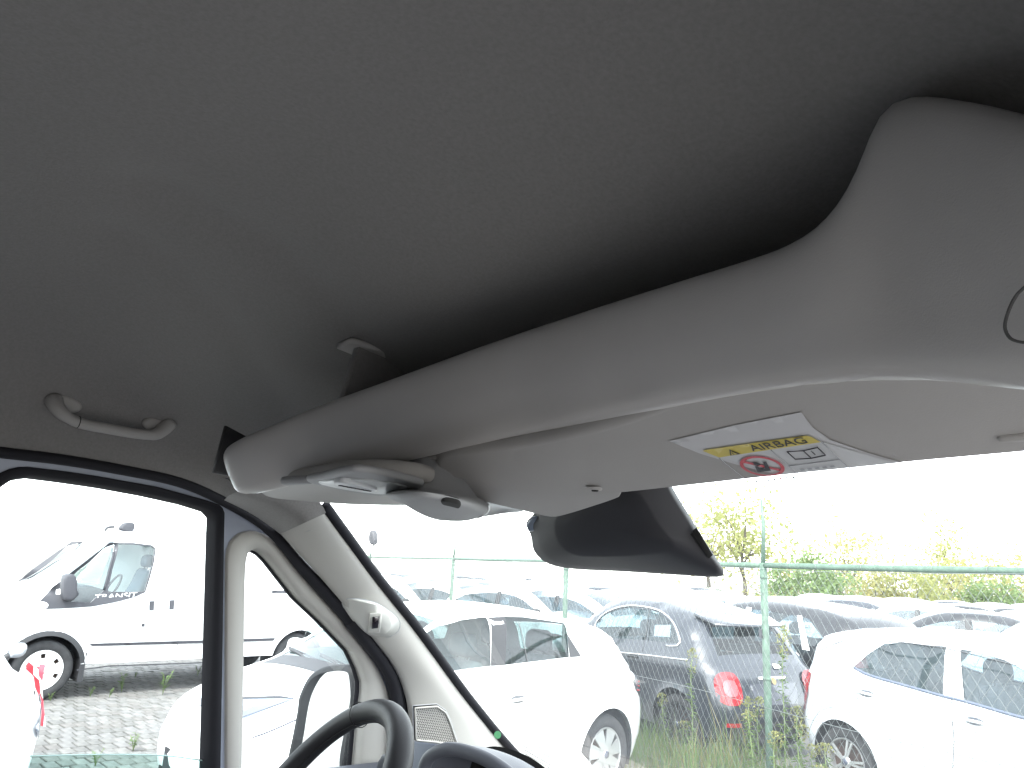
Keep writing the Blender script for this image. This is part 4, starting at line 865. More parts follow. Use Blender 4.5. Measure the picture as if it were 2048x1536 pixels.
wd = [(1340, -0.25, 1.12, 0.02, 'weed with a long feathery head before the wheel of the city car'), (1453, -0.30, 0.80, 0.05, 'short-headed weed between the city car wheel and the tall post'), (1484, -0.42, 1.42, 0.03, 'tallest flowering weed, just left of the tall green post'),
      (1512, 0.10, 0.86, -0.03, 'weed half hidden behind the tall green post'), (1545, -0.2, 0.82, 0.02, 'bushy headed weed just right of the tall green post'), (1560, 0.15, 0.66, 0.04, 'small weed right of the bushy headed one by the post'),
      (1282, -0.30, 0.62, -0.03, 'weed rising beside the white hatchback tail'), (1628, -0.35, 0.42, 0.05, 'low weed at the rear wheel of the small white car, left one'), (1690, -0.30, 0.50, 0.06, 'low weed before the rear wheel of the small white car, right one'), (1575, -0.35, 0.56, -0.03, 'thin weed between tall post and small white car')]
wd += [(1470, -0.15, 0.70, -0.04, 'slim weed left of the tallest flowering weed'), (1500, -0.5, 0.62, 0.06, 'leafy weed at the left foot of the tall green post'), (1530, -0.45, 0.50, 0.02, 'short weed before the foot of the tall green post'), (1600, -0.1, 0.45, 0.03, 'short weed halfway between tall post and small white car wheel'), (1310, -0.35, 0.40, 0.05, 'short weed between hatchback tail and city car wheel')]
for i, (px, off, h, lean, lab) in enumerate(wd): weed(along(px), off, h, lean, 50 + i, lab)
# grass along the fence foot
mb = MB(); mi = []
fs0, fs1 = along(1800), along(1230)
for k in range(5200):
    s_ = random.uniform(fs0 - 0.5, fs1 + 0.3); off = random.gauss(-0.15, 0.38); hh = max(0.05, random.gauss(0.26, 0.13)) * (1 + 0.5 * math.sin(s_ * 3.1) * math.sin(s_ * 1.3 + 1)) * math.exp(-(off + 0.1)**2 * 1.2)
    q = fpt(s_, -0.03) + nrm * off; a = random.uniform(0, 6.28); b = random.uniform(0, 6.28); w = np.array([math.cos(a), math.sin(a), 0]) * random.uniform(0.0022, 0.0045); d = np.array([math.cos(b), math.sin(b), 0]) * hh * random.uniform(0.1, 0.45)
    m_ = q + d * 0.35 + (0, 0, hh * 0.6); e = q + d + (0, 0, hh); n = len(mb.V)
    mb.add([q - w, q + w, m_ + w * 0.7, m_ - w * 0.7, e], [(0, 1, 2, 3), (3, 2, 4)]); dry = 0 if random.random() < 0.22 + 0.2 * math.sin(s_ * 2) else 1; mi += [dry, dry]
go = mb.build('grass', None, None, False); go.data.materials.append(L3); go.data.materials.append(L4); go.data.polygons.foreach_set('material_index', mi)
tag(go, 'tangled dry and green grass along the foot of the fence', 'grass', kind='stuff')
# weeds sprouting from the paving joints
def sprout(px, py, h, seed, label):
    r = random.Random(seed); p = CAM + uz(px, py, -CAM[2]); root = empty('paving_weed', tuple(p)); tag(root, label, 'weed', 'small weeds in the paving joints'); mb = MB(); sm = MB()
    for k in range(6):
        a = r.uniform(0, 6.28); l = h * r.uniform(0.5, 1.0); e = np.array([math.cos(a) * l * 0.35, math.sin(a) * l * 0.35, l]); sm.tube(catm([(0, 0, 0), e * np.array([0.4, 0.4, 0.6]), e], 5), 0.0025, 4)
        for j in range(9):
            t = r.uniform(0.3, 1); q = e * t; b = r.uniform(0, 6.28); d = np.array([math.cos(b), math.sin(b), r.uniform(-0.2, 0.6)]) * h * 0.16; w = np.cross(d, (0, 0, 1)) * 0.28; mb.add([q, q + d * 0.5 - w, q + d, q + d * 0.5 + w], [(0, 1, 2, 3)])
    sm.build('stems', M_stem, root); mb.build('leaves', L4, root, False)
for i, (px, py, h, lab) in enumerate([(266, 1503, 0.20, 'small green weed in the paving nearest the door, at the bottom'), (243, 1385, 0.26, 'weed in the paving at the middle of the panel van'), (325, 1390, 0.30, 'tall thin weed in the paving right of the middle one'), (180, 1394, 0.13, 'low weed near the front wheel of the panel van'),
        (218, 1396, 0.15, 'low weed right of the van wheel in the joints'), (160, 1363, 0.10, 'tiny weed under the panel van behind its mud flap'), (270, 1356, 0.10, 'tiny weed in the shade under the middle of the van'), (395, 1352, 0.16, 'weed in the shade beside the door frame under the van'), (190, 1533, 0.14, 'weed seen through the lowered door glass at the bottom'), (100, 1403, 0.12, 'weed right at the front tyre of the panel van')]): sprout(px, py, h, 300 + i, lab)
# trees and bushes beyond the lot
M_bark = mat('bark', (0.10, 0.085, 0.065), 0.9, noise=(12, 0.4), bump=(40, 0.6, 0.02))
LT = [leafmat('tree_leaf_a', (0.30, 0.34, 0.14), 0.6), leafmat('tree_leaf_b', (0.36, 0.37, 0.17), 0.6), leafmat('tree_leaf_c', (0.17, 0.26, 0.11), 0.5)]
def tree(name, px, depth, zc, rx, rz, n, lm, label, leaf=0.16, clumps=26, seed=0, cat='tree', grp='trees and bushes beyond the lot'):
    r = np.random.default_rng(seed); p = camxy(px, depth); root = empty(name, (p[0], p[1], -0.05)); tag(root, label, cat, grp)
    h = zc - rz * 0.35; st = catm([(0, 0, 0), (0.1, 0.05, h * 0.4), (-0.05, 0.1, h * 0.8), (0, 0, h)], 10); tk = MB().tube(st, np.linspace(0.05 * rz + 0.03, 0.02 * rz + 0.015, 10), 8).build('trunk', M_bark, root)
    C = r.normal(size=(clumps, 3)); C /= np.linalg.norm(C, axis=1)[:, None]; C *= r.uniform(0.35, 1.0, (clumps, 1)); C[:, 2] = np.where(C[:, 2] < -0.4, -0.4, C[:, 2]); C = C * np.array([rx, rx, rz]) + np.array([0, 0, zc])
    lb = MB()
    for c in C[:min(14, clumps)]: lb.tube(catm([st[5 + int(r.integers(0, 5))], (c + st[8]) * 0.5 + r.normal(size=3) * 0.12, c], 6), np.linspace(0.022 * rz + 0.01, 0.006, 6), 5)
    lb.build('limbs', M_bark, tk)
    k = r.integers(0, clumps, n); cs = r.uniform(0.25, 0.45, clumps)[k] * min(rx, rz); Pn = C[k] + r.normal(size=(n, 3)) * cs[:, None] * 0.6; Pn[:, 2] = np.maximum(Pn[:, 2], 0.1)
    u = r.normal(size=(n, 3)); u /= np.linalg.norm(u, axis=1)[:, None]; v = np.cross(u, r.normal(size=(n, 3))); v /= np.linalg.norm(v, axis=1)[:, None]; s = leaf * r.uniform(0.6, 1.3, (n, 1))
    V = np.stack([Pn - u * s, Pn + v * s * 0.55, Pn + u * s, Pn - v * s * 0.55], 1).reshape(-1, 3); F = np.arange(4 * n).reshape(-1, 4)
    obj('crown', V, F.tolist(), lm, root, False)
T = [('leafy_tree', 1490, 40, 4.2, 2.6, 2.3, 1500, 0, 'tall light green tree behind the tall post and mirror housing', 0.14), ('leafy_tree', 1420, 44, 4.2, 2.6, 2.6, 1300, 1, 'pale tree just right of the black mirror housing', 0.14),
     ('bush', 1640, 33, 1.5, 1.9, 1.5, 3200, 2, 'dense mid green bush below the rail, right of the tall post', 0.10), ('bush', 1745, 35, 1.5, 2.2, 1.6, 2600, 1, 'yellowish bush behind the red car', 0.10), ('bush', 1830, 34, 1.4, 2.0, 1.5, 2600, 0, 'yellow green bush right of the red car', 0.10),
     ('bush', 1905, 36, 1.7, 1.9, 1.9, 2000, 1, 'loose tall bush between the yellow green and grey bushes', 0.11), ('bush', 1975, 33, 1.3, 1.5, 1.3, 2200, 2, 'greyish green bush near the right edge', 0.09), ('bush', 2040, 35, 2.2, 1.8, 2.2, 1800, 1, 'twiggy bush at the right edge of the windscreen', 0.10),
     ('bush', 1570, 38, 1.6, 1.8, 1.7, 1500, 1, 'pale thin bush just right of the tall post', 0.11), ('leafy_tree', 1700, 60, 4.0, 3.4, 3.2, 1800, 1, 'faint far tree above the rail in the middle right', 0.16), ('leafy_tree', 1890, 64, 4.2, 3.6, 3.4, 1800, 0, 'faint far tree above the rail further right', 0.16)]
for i, (nm, px, dp, zc, rx_, rz_, n, lm, lab, lf) in enumerate(T): tree(nm, px, dp, zc, rx_, rz_, n, LT[lm], lab, lf, seed=80 + i, cat='bush' if nm == 'bush' else 'tree', clumps=30)

# ================================================================== THE VAN WE SIT IN
XC = -0.60                                      # its centre line; coordinates below are relative to the viewpoint
M_head = mat('headliner_fabric', (0.235, 0.228, 0.224), 0.95, noise=(260, 0.10), bump=(420, 0.35, 0.0015), sheen=0.15)
M_shelf = mat('shelf_plastic', (0.48, 0.466, 0.456), 0.30, noise=(9, 0.06), bump=(900, 0.25, 0.0006))
M_pale = mat('pale_trim', (0.44, 0.43, 0.405), 0.7, noise=(5, 0.03), bump=(1100, 0.2, 0.0005))
M_visor = mat('visor_vinyl', (0.38, 0.368, 0.357), 0.55, noise=(7, 0.05), bump=(700, 0.3, 0.0006))
M_frame = mat('door_frame_paint', (0.30, 0.33, 0.40), 0.35, coat=0.2)
M_rub = mat('rubber_seal', (0.014, 0.014, 0.018), 0.75, spec=0.25, bump=(500, 0.2, 0.0005))
M_dashp = mat('dash_plastic', (0.055, 0.06, 0.075), 0.5, bump=(900, 0.35, 0.0008))
M_wheelp = mat('steering_leather', (0.012, 0.012, 0.014), 0.5, spec=0.35, bump=(1300, 0.3, 0.0005))
M_slot = mat('gap_black', (0.008, 0.008, 0.008), 0.9)
M_screenblk = mat('sensor_cover_black', (0.022, 0.022, 0.026), 0.55, spec=0.4, bump=(900, 0.25, 0.0005))
M_clear = mat('lamp_lens', (0.45, 0.47, 0.48), 0.35)
M_conso = mat('console_plastic', (0.30, 0.305, 0.315), 0.6, bump=(900, 0.2, 0.0005))
G_wind = glass('windscreen_glass', (0.93, 0.97, 0.95), veil=0.032, veil_col=(0.80, 0.86, 0.85))  # dust film that also stands in for the milky glare over the view
G_door = glass('door_glass', (0.90, 0.96, 0.95))
cab = empty('own_van', (XC, 0.3, 0.0)); tag(cab, 'van cab seen from the passenger seat: grey headliner, shelf, visors, driver door', 'van')
CB = CAM - np.array([XC, 0.3, 0.0])
def cp(name, V, F, m, parent=None, smooth=True, mirror=False):
    V = np.array(V, float)
    o = obj(name, V + CB, F, m, parent or cab, smooth)
    if mirror:
        W_ = V.copy(); W_[:, 0] = 2 * XC - W_[:, 0]; obj(name, W_ + CB, [f[::-1] for f in F], m, parent or cab, smooth)
    return o
def ctube(name, path, r, m, parent=None, n=8, closed=False, mirror=False):
    mb = MB().tube(path, r, n, closed); return cp(name, mb.V, mb.F, m, parent, True, mirror)
def sm(a, b, x): t = np.clip((x - a) / (b - a), 0, 1); return t * t * (3 - 2 * t)

# ---- door seal curve along the top of the driver's door and down the screen pillar
seal_px = [(0, 905), (120, 919), (244, 940), (366, 967), (464, 1012), (540, 1062), (609, 1140), (679, 1213), (735, 1279), (784, 1349), (800, 1395), (803, 1440), (800, 1500), (797, 1600)]
seal = np.array([uD(*p, 0.03) for p in seal_px]); back = np.array([(seal[0][0], y, seal[0][2] + 0.002) for y in (-1.0, -0.6, -0.2, 0.1)])
sealc = catm(np.vstack([back, seal]), step=0.02)
# ---- headliner
iy = sealc[: int(np.argmin(np.abs(sealc[:, 1] - 0.90)))]
YS = np.r_[np.linspace(-1.0, -0.05, 14), np.linspace(0.0, 0.86, 58)]
def zceil(y): return 0.375 - 0.085 * sm(0.28, 0.62, y) - 0.085 * sm(0.60, 0.90, y)
ridge = [np.array([uz(*p, 0.345) for p in l]) for l in (((300, 432), (430, 470), (560, 500), (660, 545), (720, 600)), ((230, 500), (330, 535), (460, 600), (560, 690), (640, 760)))]
def segd(P, L):
    best = np.full(len(P), 9.0)
    for a, b in zip(L[:-1], L[1:]):
        ab = (b - a)[:2]; t = np.clip(((P[:, :2] - a[:2]) @ ab) / (ab @ ab), 0, 1); best = np.minimum(best, np.linalg.norm(P[:, :2] - (a[:2] + t[:, None] * ab), axis=1))
    return best
V = []; NA = 110
for y in YS:
    xs = np.interp(y, iy[:, 1], iy[:, 0]); zs = np.interp(y, iy[:, 1], iy[:, 2]) - 0.004; zc = zceil(y); a = XC - xs; h = zc - zs
    n = 3.1 - 0.5 * sm(0.3, 0.8, y)
    for k in range(NA + 1):
        q = math.pi * k / NA; cq, sq = math.cos(q), math.sin(q)
        V.append((XC - a * math.copysign(abs(cq)**(2 / n), cq), y, zs + h * abs(sq)**(2 / n)))
V = np.array(V)
d1, d2 = segd(V, ridge[0]), segd(V, ridge[1])
top = sm(0.16, 0.25, V[:, 2])
V[:, 2] += top * (0.011 * np.exp(-(d1 / 0.04)**2) + 0.006 * np.exp(-(d2 / 0.03)**2))
V[:, 2] += 0.002 * np.sin(V[:, 0] * 9 + V[:, 1] * 7) * top
F = [(i * (NA + 1) + k, i * (NA + 1) + k + 1, (i + 1) * (NA + 1) + k + 1, (i + 1) * (NA + 1) + k) for i in range(len(YS) - 1) for k in range(NA)]
hl = cp('headliner', V, F, M_head)
ss = hl.modifiers.new('smooth', 'SUBSURF'); ss.levels = ss.render_levels = 1
# front lip of the headliner down to the screen header
e0 = V[-(NA + 1):]; e1 = e0.copy(); e1[:, 2] = np.minimum(e1[:, 2], 0.184 - 0.014 * ((e1[:, 0] - XC) / 0.6)**2); e1[:, 1] += 0.02
cp('header_panel', np.vstack([e0, e1]), [(k, k + 1, NA + 2 + k, NA + 1 + k) for k in range(NA)], M_head)
# outer roof skin so that no light leaks through
rf = [(-1.42, -1.05, 0.14), (0.22, -1.05, 0.14), (0.18, 0.88, 0.20), (-1.38, 0.88, 0.20), (-1.25, -1.05, 0.46), (0.05, -1.05, 0.46), (0.05, 0.55, 0.46), (-1.25, 0.55, 0.46)]
cp('roof_skin', rf, [(4, 5, 6, 7), (0, 4, 7, 3), (1, 2, 6, 5), (3, 7, 6, 2)], M_white, smooth=False)

# ---- overhead shelf: swept fascia, tray, underside
def yfas(x): return 0.575 - 0.45 * (x - XC)**2
T_px = [(419, 914), (450, 897), (500, 876), (580, 846), (665, 812), (800, 764), (1000, 692), (1200, 626), (1400, 565), (1540, 523), (1605, 498), (1660, 462), (1705, 408), (1738, 342), (1762, 278), (1786, 234), (1822, 213), (1870, 210), (1950, 222), (2048, 246), (2160, 280), (2300, 330)]
B_px = [(434, 966), (455, 984), (505, 986), (580, 971), (665, 953), (800, 924), (1000, 879), (1200, 841), (1400, 802), (1530, 780), (1600, 771), (1655, 766), (1700, 763), (1740, 760), (1775, 759.5), (1805, 759.5), (1840, 760), (1885, 763), (1955, 769), (2048, 779), (2160, 795), (2300, 818)]
Tt = np.array([uy(*p, yfas) for p in T_px]); Bb = np.array([uy(p[0], p[1], lambda x: yfas(x) + 0.004) for p in B_px])
Tt[0] += (0.0, 0.05, 0.0); Bb[0] += (0.0, 0.05, 0.0); Tt[1] += (0, 0.016, 0); Bb[1] += (0, 0.016, 0); Tt[2] += (0, 0.004, 0); Bb[2] += (0, 0.004, 0)
rows_ = []
nrmf = np.array([0, -1.0, 0])
for k in range(len(Tt)):
    t, b = Tt[k], Bb[k]; h = np.linalg.norm(t - b); g = min(0.030, 0.32 * h); up = (t - b) / h
    flare = sm(0.09, 0.14, h)
    pts = [b + (0, 0.06, 0.05), b + (0, 0.022, 0.012), b + (0, 0.006, 0.0) + up * 0.001, b + nrmf * g * 0.18 + up * h * 0.06, b + nrmf * g * 0.50 + up * h * 0.25, b + nrmf * g * 0.82 + up * h * 0.5, b + nrmf * g * 1.0 + up * h * 0.78,
           b + nrmf * g * 0.85 + up * h * 0.93, t + nrmf * g * 0.35 - up * 0.001, t + (0, 0.006, 0.0), t + (0, 0.014, -0.006), t + (0, 0.016, -0.03)]
    rows_.append(pts)
rows_ = np.array(rows_); m = rows_.shape[1]; C = [catm(rows_[:, j], 110) for j in range(m)]
G = np.stack([catm([C[j][i] for j in range(m)], 40) for i in range(110)])
V = G.reshape(-1, 3); F = [(i * 40 + j, i * 40 + j + 1, (i + 1) * 40 + j + 1, (i + 1) * 40 + j) for i in range(109) for j in range(39)]
shelf = cp('overhead_shelf', V, F, M_shelf)
# end cap at the driver's side
e = G[0]; c = e.mean(0) + (0.0, 0.02, 0); cp('shelf_end', np.vstack([e, [c]]), [(j, j + 1, 40) for j in range(39)], M_shelf, shelf)
# tray floor
xs_ = np.linspace(-0.95, 0.02, 30)
tb = [(x, yfas(x) + 0.012, float(np.interp(x, Bb[:, 0], Bb[:, 2])) + 0.03) for x in xs_]; tf = [(x, 0.86 - 0.10 * (x - XC)**2, 0.19) for x in xs_]
V, F = loft([tb, tf], 30, 8); cp('shelf_tray', V, F, M_shelf, shelf)
# underside from the fascia to the screen header
def ywin(x): return 0.86 - 0.06 * ((x - XC) / 0.6)**2
def zund(x): return 0.178 - 0.014 * ((x - XC) / 0.6)**2
# small dent line in the fascia and the curved finger grip at the right
gp_ = [uy(p[0], p[1], lambda x: yfas(x) - 0.021) for p in ((2052, 572), (2032, 592), (2016, 625), (2010, 655), (2020, 676), (2040, 684), (2060, 685))]
ctube('grip_seam', catm(gp_, 24), 0.0008, mat('seam_grey', (0.10, 0.10, 0.10), 0.8), shelf, 6)

# ---- dividers standing in the shelf
def wall(px, py, off=0.0):
    d = ray(px, py); best = None; P = np.array([tuple(v.co) for v in hl.data.vertices]) - CB; dn = d / np.linalg.norm(d); P = P[P @ dn > 0.3]
    r_ = np.linalg.norm(P - (P @ dn)[:, None] * dn, axis=1); k = np.argsort(r_)[:5]; w = 1 / (r_[k] + 1e-3); t = ((P[k] @ dn) * w).sum() / w.sum(); return dn * (t - off)
def divider(pts, th, m, parent, flange=None):
    P = np.array(pts, float); n = np.cross(P[1] - P[0], P[2] - P[0]); n /= np.linalg.norm(n)
    V, F = slab(P, n, th, 0.003, 2); return cp('shelf_divider', V, F, m, parent)
pw_ = wall(712, 694, 0.014); xd = float(pw_[0])
def uxz(px, py): return ux(px, py, xd)
t0, t1, b0 = uxz(708, 690), uxz(872, 738), uxz(664, 812)
dv = divider([t0 + (0, 0.0, 0.0), (xd, 0.80, t0[2] - 0.02), (xd, 0.80, 0.15), (xd, b0[1] + 0.0, b0[2] - 0.03)], 0.012, M_head, cab)
fl_ = np.array([(xd - 0.022, t0[1] - 0.012, t0[2] + 0.004), (xd + 0.012, t0[1] - 0.014, t0[2] + 0.006), (xd + 0.026, t0[1] + 0.05, t0[2] + 0.004), (xd + 0.026, 0.80, t0[2] - 0.01), (xd - 0.022, 0.80, t0[2] - 0.01)])
V, F = slab(fl_, (0, 0, 1), 0.010, 0.003, 2); cp('divider_flange', V, F, M_shelf, dv)
xe = -1.03
t0 = ux(447, 852, xe); b0 = ux(428, 905, xe)
divider([t0, (xe, t0[1] + 0.12, t0[2] - 0.035), (xe, t0[1] + 0.16, b0[2] - 0.04), (xe, b0[1], b0[2] - 0.03)], 0.010, M_black, cab)

# ---- passenger sun visor with airbag label
def zp(x, y): return 0.112 - 0.313 * (y - 0.6)       # the visors hang sloping down towards the screen
def uvp(px, py, dz=0.0): d = ray(px, py); return d * ((0.112 + 0.313 * 0.6 + dz) / (d[2] + 0.313 * d[1]))
xl = uvp(884, 942)
vfront = [uvp(*p) for p in ((2300, 872), (2200, 886), (2048, 902), (1850, 920), (1700, 934.5), (1520, 954), (1330, 975), (1245, 984), (1150, 990), (1050, 985), (960, 968), (905, 952))]
vfx = np.array([p[0] for p in vfront])[::-1]; vfy = np.array([p[1] for p in vfront])[::-1]
k_ = np.argsort(vfx); vfx, vfy = vfx[k_], vfy[k_]
def zvis(x, y):                                  # the visor's underside curls up towards the fascia
    yr = yfas(x) + 0.014; yf = np.maximum(np.interp(x, vfx, vfy), yr + 0.05); t = np.clip((yf - y) / (yf - yr), 0, 1.1); return zp(x, y) + (0.004 + 0.010 * sm(-0.38, -0.12, x)) * t**2.2
def uvis(px, py, off=0.0):
    e = 0.0
    for _ in range(30): p = uvp(px, py, e); e = 0.6 * e + 0.4 * float(zvis(p[0], p[1]) - zp(p[0], p[1]))
    return p - np.array([0, 0, off])
vo = [xl] + [np.array((x, yfas(x) + 0.016, zp(x, yfas(x) + 0.016))) for x in np.linspace(xl[0] + 0.03, 0.02, 14)] + vfront
vo = catm(vo, step=0.012, closed=True)
# lower skin filled finely so that it can curl, then rim and upper skin
P2, F2 = fill2d([tuple(p[:2]) for p in vo], (), 0.012)
Vl = np.c_[P2, zvis(P2[:, 0], P2[:, 1])]; edge = vo.copy(); edge[:, 2] = zvis(edge[:, 0], edge[:, 1]); n_ = len(vo); cen = edge.mean(0)
F2 = [f if np.cross(Vl[f[1]] - Vl[f[0]], Vl[f[2]] - Vl[f[0]])[2] < 0 else f[::-1] for f in F2]
visor = cp('sun_visor', Vl, F2, M_visor)
rings = []; tang = np.roll(edge, -1, 0) - np.roll(edge, 1, 0); outw = np.cross(tang, (0, 0, 1)); outw[:, 2] = 0; outw /= np.linalg.norm(outw, axis=1)[:, None]
if np.sum(outw * (edge - cen)) < 0: outw = -outw
for q in np.linspace(0, math.pi, 9): rings.append(edge + outw * 0.008 * math.sin(q) + np.array([0, 0, 0.009 * (1 - math.cos(q))]))
V = np.vstack(rings); F = [(k * n_ + i, k * n_ + (i + 1) % n_, (k + 1) * n_ + (i + 1) % n_, (k + 1) * n_ + i) for k in range(8) for i in range(n_)] + [tuple(8 * n_ + i for i in range(n_))]
cp('visor_rim', V, F, M_visor, visor)
def vz(px, py, dz=0.0008): return uvis(px, py, dz)
def flat(name, pts, m, parent, dz, smooth=False):
    q = np.array([uvis(a, b) for a, b in pts]); P2, F2 = fill2d(poly_res(q[:, :2], 0.006), (), 0.008); V = np.c_[P2, zvis(P2[:, 0], P2[:, 1]) - dz]
    F2 = [f if np.cross(V[f[1]] - V[f[0]], V[f[2]] - V[f[0]])[2] < 0 else f[::-1] for f in F2]; return cp(name, V, F2, m, parent, True)
M_lab = mat('label_white', (0.55, 0.55, 0.56), 0.35); M_yel = mat('label_yellow', (0.60, 0.50, 0.12), 0.4); M_prt = mat('label_ink', (0.05, 0.05, 0.055), 0.5); M_prr = mat('label_red', (0.55, 0.10, 0.12), 0.45); M_gry = mat('label_grey', (0.35, 0.36, 0.38), 0.5)
lab = flat('airbag_label', [(1338, 880), (1470, 848), (1602, 822), (1625, 852), (1660, 877), (1735, 903), (1803, 922.5), (1700, 933), (1557, 948), (1480, 929), (1400, 905)], M_lab, visor, 0.0010)
flat('label_panel', [(1405, 897), (1617, 866), (1640, 878), (1790, 921), (1690, 932), (1562, 946), (1430, 907)], mat('label_paper', (0.58, 0.59, 0.60), 0.4), lab, 0.0016)
flat('label_header', [(1405, 897), (1412, 894.5), (1612, 866), (1622, 868), (1641, 879), (1438, 910)], M_yel, lab, 0.0022)
# text frame on the visor plane: origin and axes measured along the header
o0, oR, oD = vz(1438, 909.5), vz(1641, 878.5), vz(1405, 897)
ex = (oR - o0); ex[2] = 0; Lh = np.linalg.norm(ex); ex /= Lh; ey = np.array([ex[1], -ex[0], 0]);          # up on the label = towards the fascia
if ey[1] > 0: ey = -ey
hh = abs((vz(1512, 882) - vz(1516, 898)) @ ey)
def labM(u, v, dz=0.0028): p = o0 + ex * u + ey * v; p[2] = float(zvis(p[0], p[1])) - 0.0008; p = p + CB; e2_ = np.array([ey[0], ey[1], -0.33 * ey[1]]); e2_ /= np.linalg.norm(e2_); e1_ = np.array([ex[0], ex[1], -0.33 * ex[1]]); e1_ /= np.linalg.norm(e1_); ez = np.cross(e1_, e2_); return Matrix(((e1_[0], e2_[0], ez[0], p[0]), (e1_[1], e2_[1], ez[1], p[1]), (e1_[2], e2_[2], ez[2], p[2] - dz + 0.0008), (0, 0, 0, 1)))
text_mesh('AIRBAG', hh * 1.25, lab, 'lettering', M_prt, labM(Lh * 0.64, hh * 0.52), sx=0.98, ext=0.0001)
def lpoly(name, uv, m, dz=0.003): V = [o0 + ex * u + ey * v for u, v in uv]; V = [(p[0], p[1], float(zvis(p[0], p[1])) - dz) for p in V]; return cp(name, V, [tuple(range(len(uv)))], m, lab, False)
t_ = hh * 0.85; lpoly('warning_triangle', [(Lh * 0.13, hh * 0.1), (Lh * 0.13 + t_, hh * 0.1), (Lh * 0.13 + t_ / 2, hh * 0.9)], M_prt); lpoly('warning_triangle', [(Lh * 0.13 + t_ * .2, hh * 0.2), (Lh * 0.13 + t_ * .8, hh * 0.2), (Lh * 0.13 + t_ / 2, hh * 0.72)], M_yel, 0.0034); lpoly('exclamation_bar', [(Lh * 0.13 + t_ * .46, hh * 0.28), (Lh * 0.13 + t_ * .54, hh * 0.28), (Lh * 0.13 + t_ * .54, hh * 0.6), (Lh * 0.13 + t_ * .46, hh * 0.6)], M_prt, 0.0038)
def lp3(u, v): p = o0 + ex * u + ey * v; return np.array((p[0], p[1], float(zvis(p[0], p[1])) - 0.003))
# prohibition ring, seat pictogram, booklet, rules
def ringp(cu, cv, r, w, m, name):
    n = 36; V = []; F = []
    for i in range(n):
        q = 2 * math.pi * i / n
        for rr in (r, r - w): p = o0 + ex * (cu + rr * math.cos(q)) + ey * (cv + rr * math.sin(q)); V.append((p[0], p[1], float(zvis(p[0], p[1])) - 0.003))
    for i in range(n): j = (i + 1) % n; F.append((2 * i, 2 * j, 2 * j + 1, 2 * i + 1))
    return cp(name, V, F, m, lab, False)
cu = Lh * 0.30; rr = Lh * 0.20; cv = -rr * 1.25
ringp(cu, cv, rr, rr * 0.17, M_prr, 'prohibition_ring')
lpoly('prohibition_bar', [(cu - rr * 0.75, cv + rr * 0.58), (cu - rr * 0.58, cv + rr * 0.72), (cu + rr * 0.75, cv - rr * 0.58), (cu + rr * 0.58, cv - rr * 0.72)], M_prr, 0.0026)
lpoly('seat_pictogram', [(cu - rr * 0.5, cv - rr * 0.45), (cu + rr * 0.2, cv - rr * 0.45), (cu + rr * 0.45, cv + rr * 0.4), (cu + rr * 0.3, cv + rr * 0.42), (cu + rr * 0.05, cv - rr * 0.2), (cu - rr * 0.2, cv - rr * 0.15), (cu - rr * 0.15, cv + rr * 0.1), (cu - rr * 0.3, cv + rr * 0.1)], M_prt, 0.0032)
ringp(cu - rr * 0.1, cv + rr * 0.28, rr * 0.16, rr * 0.16, M_prt, 'pictogram_head')
cu2 = Lh * 0.80; cv2 = -Lh * 0.14
for k, sx_ in enumerate((-1, 1)):
    q = [(cu2, cv2 + Lh * .06), (cu2 + sx_ * Lh * .14, cv2 + Lh * .08), (cu2 + sx_ * Lh * .14, cv2 - Lh * .06), (cu2, cv2 - Lh * .08)]; b_ = [lp3(u, v) for u, v in q]; ctube('booklet_outline', poly_res(b_, 0.01), 0.0006, M_prt, lab, 5, True)
text_mesh('i', Lh * 0.12, lab, 'booklet_mark', M_prt, labM(cu2 + Lh * 0.06, cv2 - 0.0), ext=0.0001)
for a, b in (((Lh * .54, 0), (Lh * .54, -Lh * .62)), ((Lh * .0, 0), (Lh * 0, -Lh * .7)), ((Lh * 1.02, 0), (Lh * 1.02, -Lh * .7)), ((Lh * 0.54, -Lh * .3), (Lh * 1.02, -Lh * .3))):
    ctube('label_rule', [lp3(a[0] * (1 - t) + b[0] * t, a[1] * (1 - t) + b[1] * t) for t in np.linspace(0, 1, 8)], 0.0005, M_gry, lab, 4)
rl = random.Random(5)
for k in range(7): u = Lh * (0.06 + 0.065 * k); w = Lh * 0.02; lpoly('pictogram_mark', [(u, -Lh * .55), (u + w, -Lh * .56 + rl.uniform(-.02, .02) * Lh), (u + w * 1.6, -Lh * .50), (u + w * .6, -Lh * .49)], (M_prt, M_prr, M_gry)[k % 3])
for k in range(5): u = Lh * (0.60 + 0.07 * k); lpoly('pictogram_mark', [(u, -Lh * .42), (u + Lh * .04, -Lh * .42), (u + Lh * .04, -Lh * .39), (u, -Lh * .39)], M_gry)
# visor pivot clip and notch
q = uvp(1190, 981, -0.002); mb = MB().lathe([(0.0005, 0.0), (0.007, 0.0004), (0.010, 0.003)], 18, 'z', q); cp('visor_clip', mb.V, mb.F, M_visor, visor); mb = MB().lathe([(0.0005, -0.0012), (0.0035, -0.001), (0.004, 0.0005)], 14, 'z', q); cp('clip_hole', mb.V, mb.F, M_slot, visor)
q = uvp(2018, 884, -0.003); V, F = slab(catm([q + (-0.006, -0.003, 0), q + (0.03, -0.006, 0), q + (0.03, 0.004, 0), q + (-0.005, 0.003, 0)], step=0.003, closed=True), (0, 0, -1), 0.006, 0.0025, 2); cp('visor_hook', V, F, M_visor, visor)
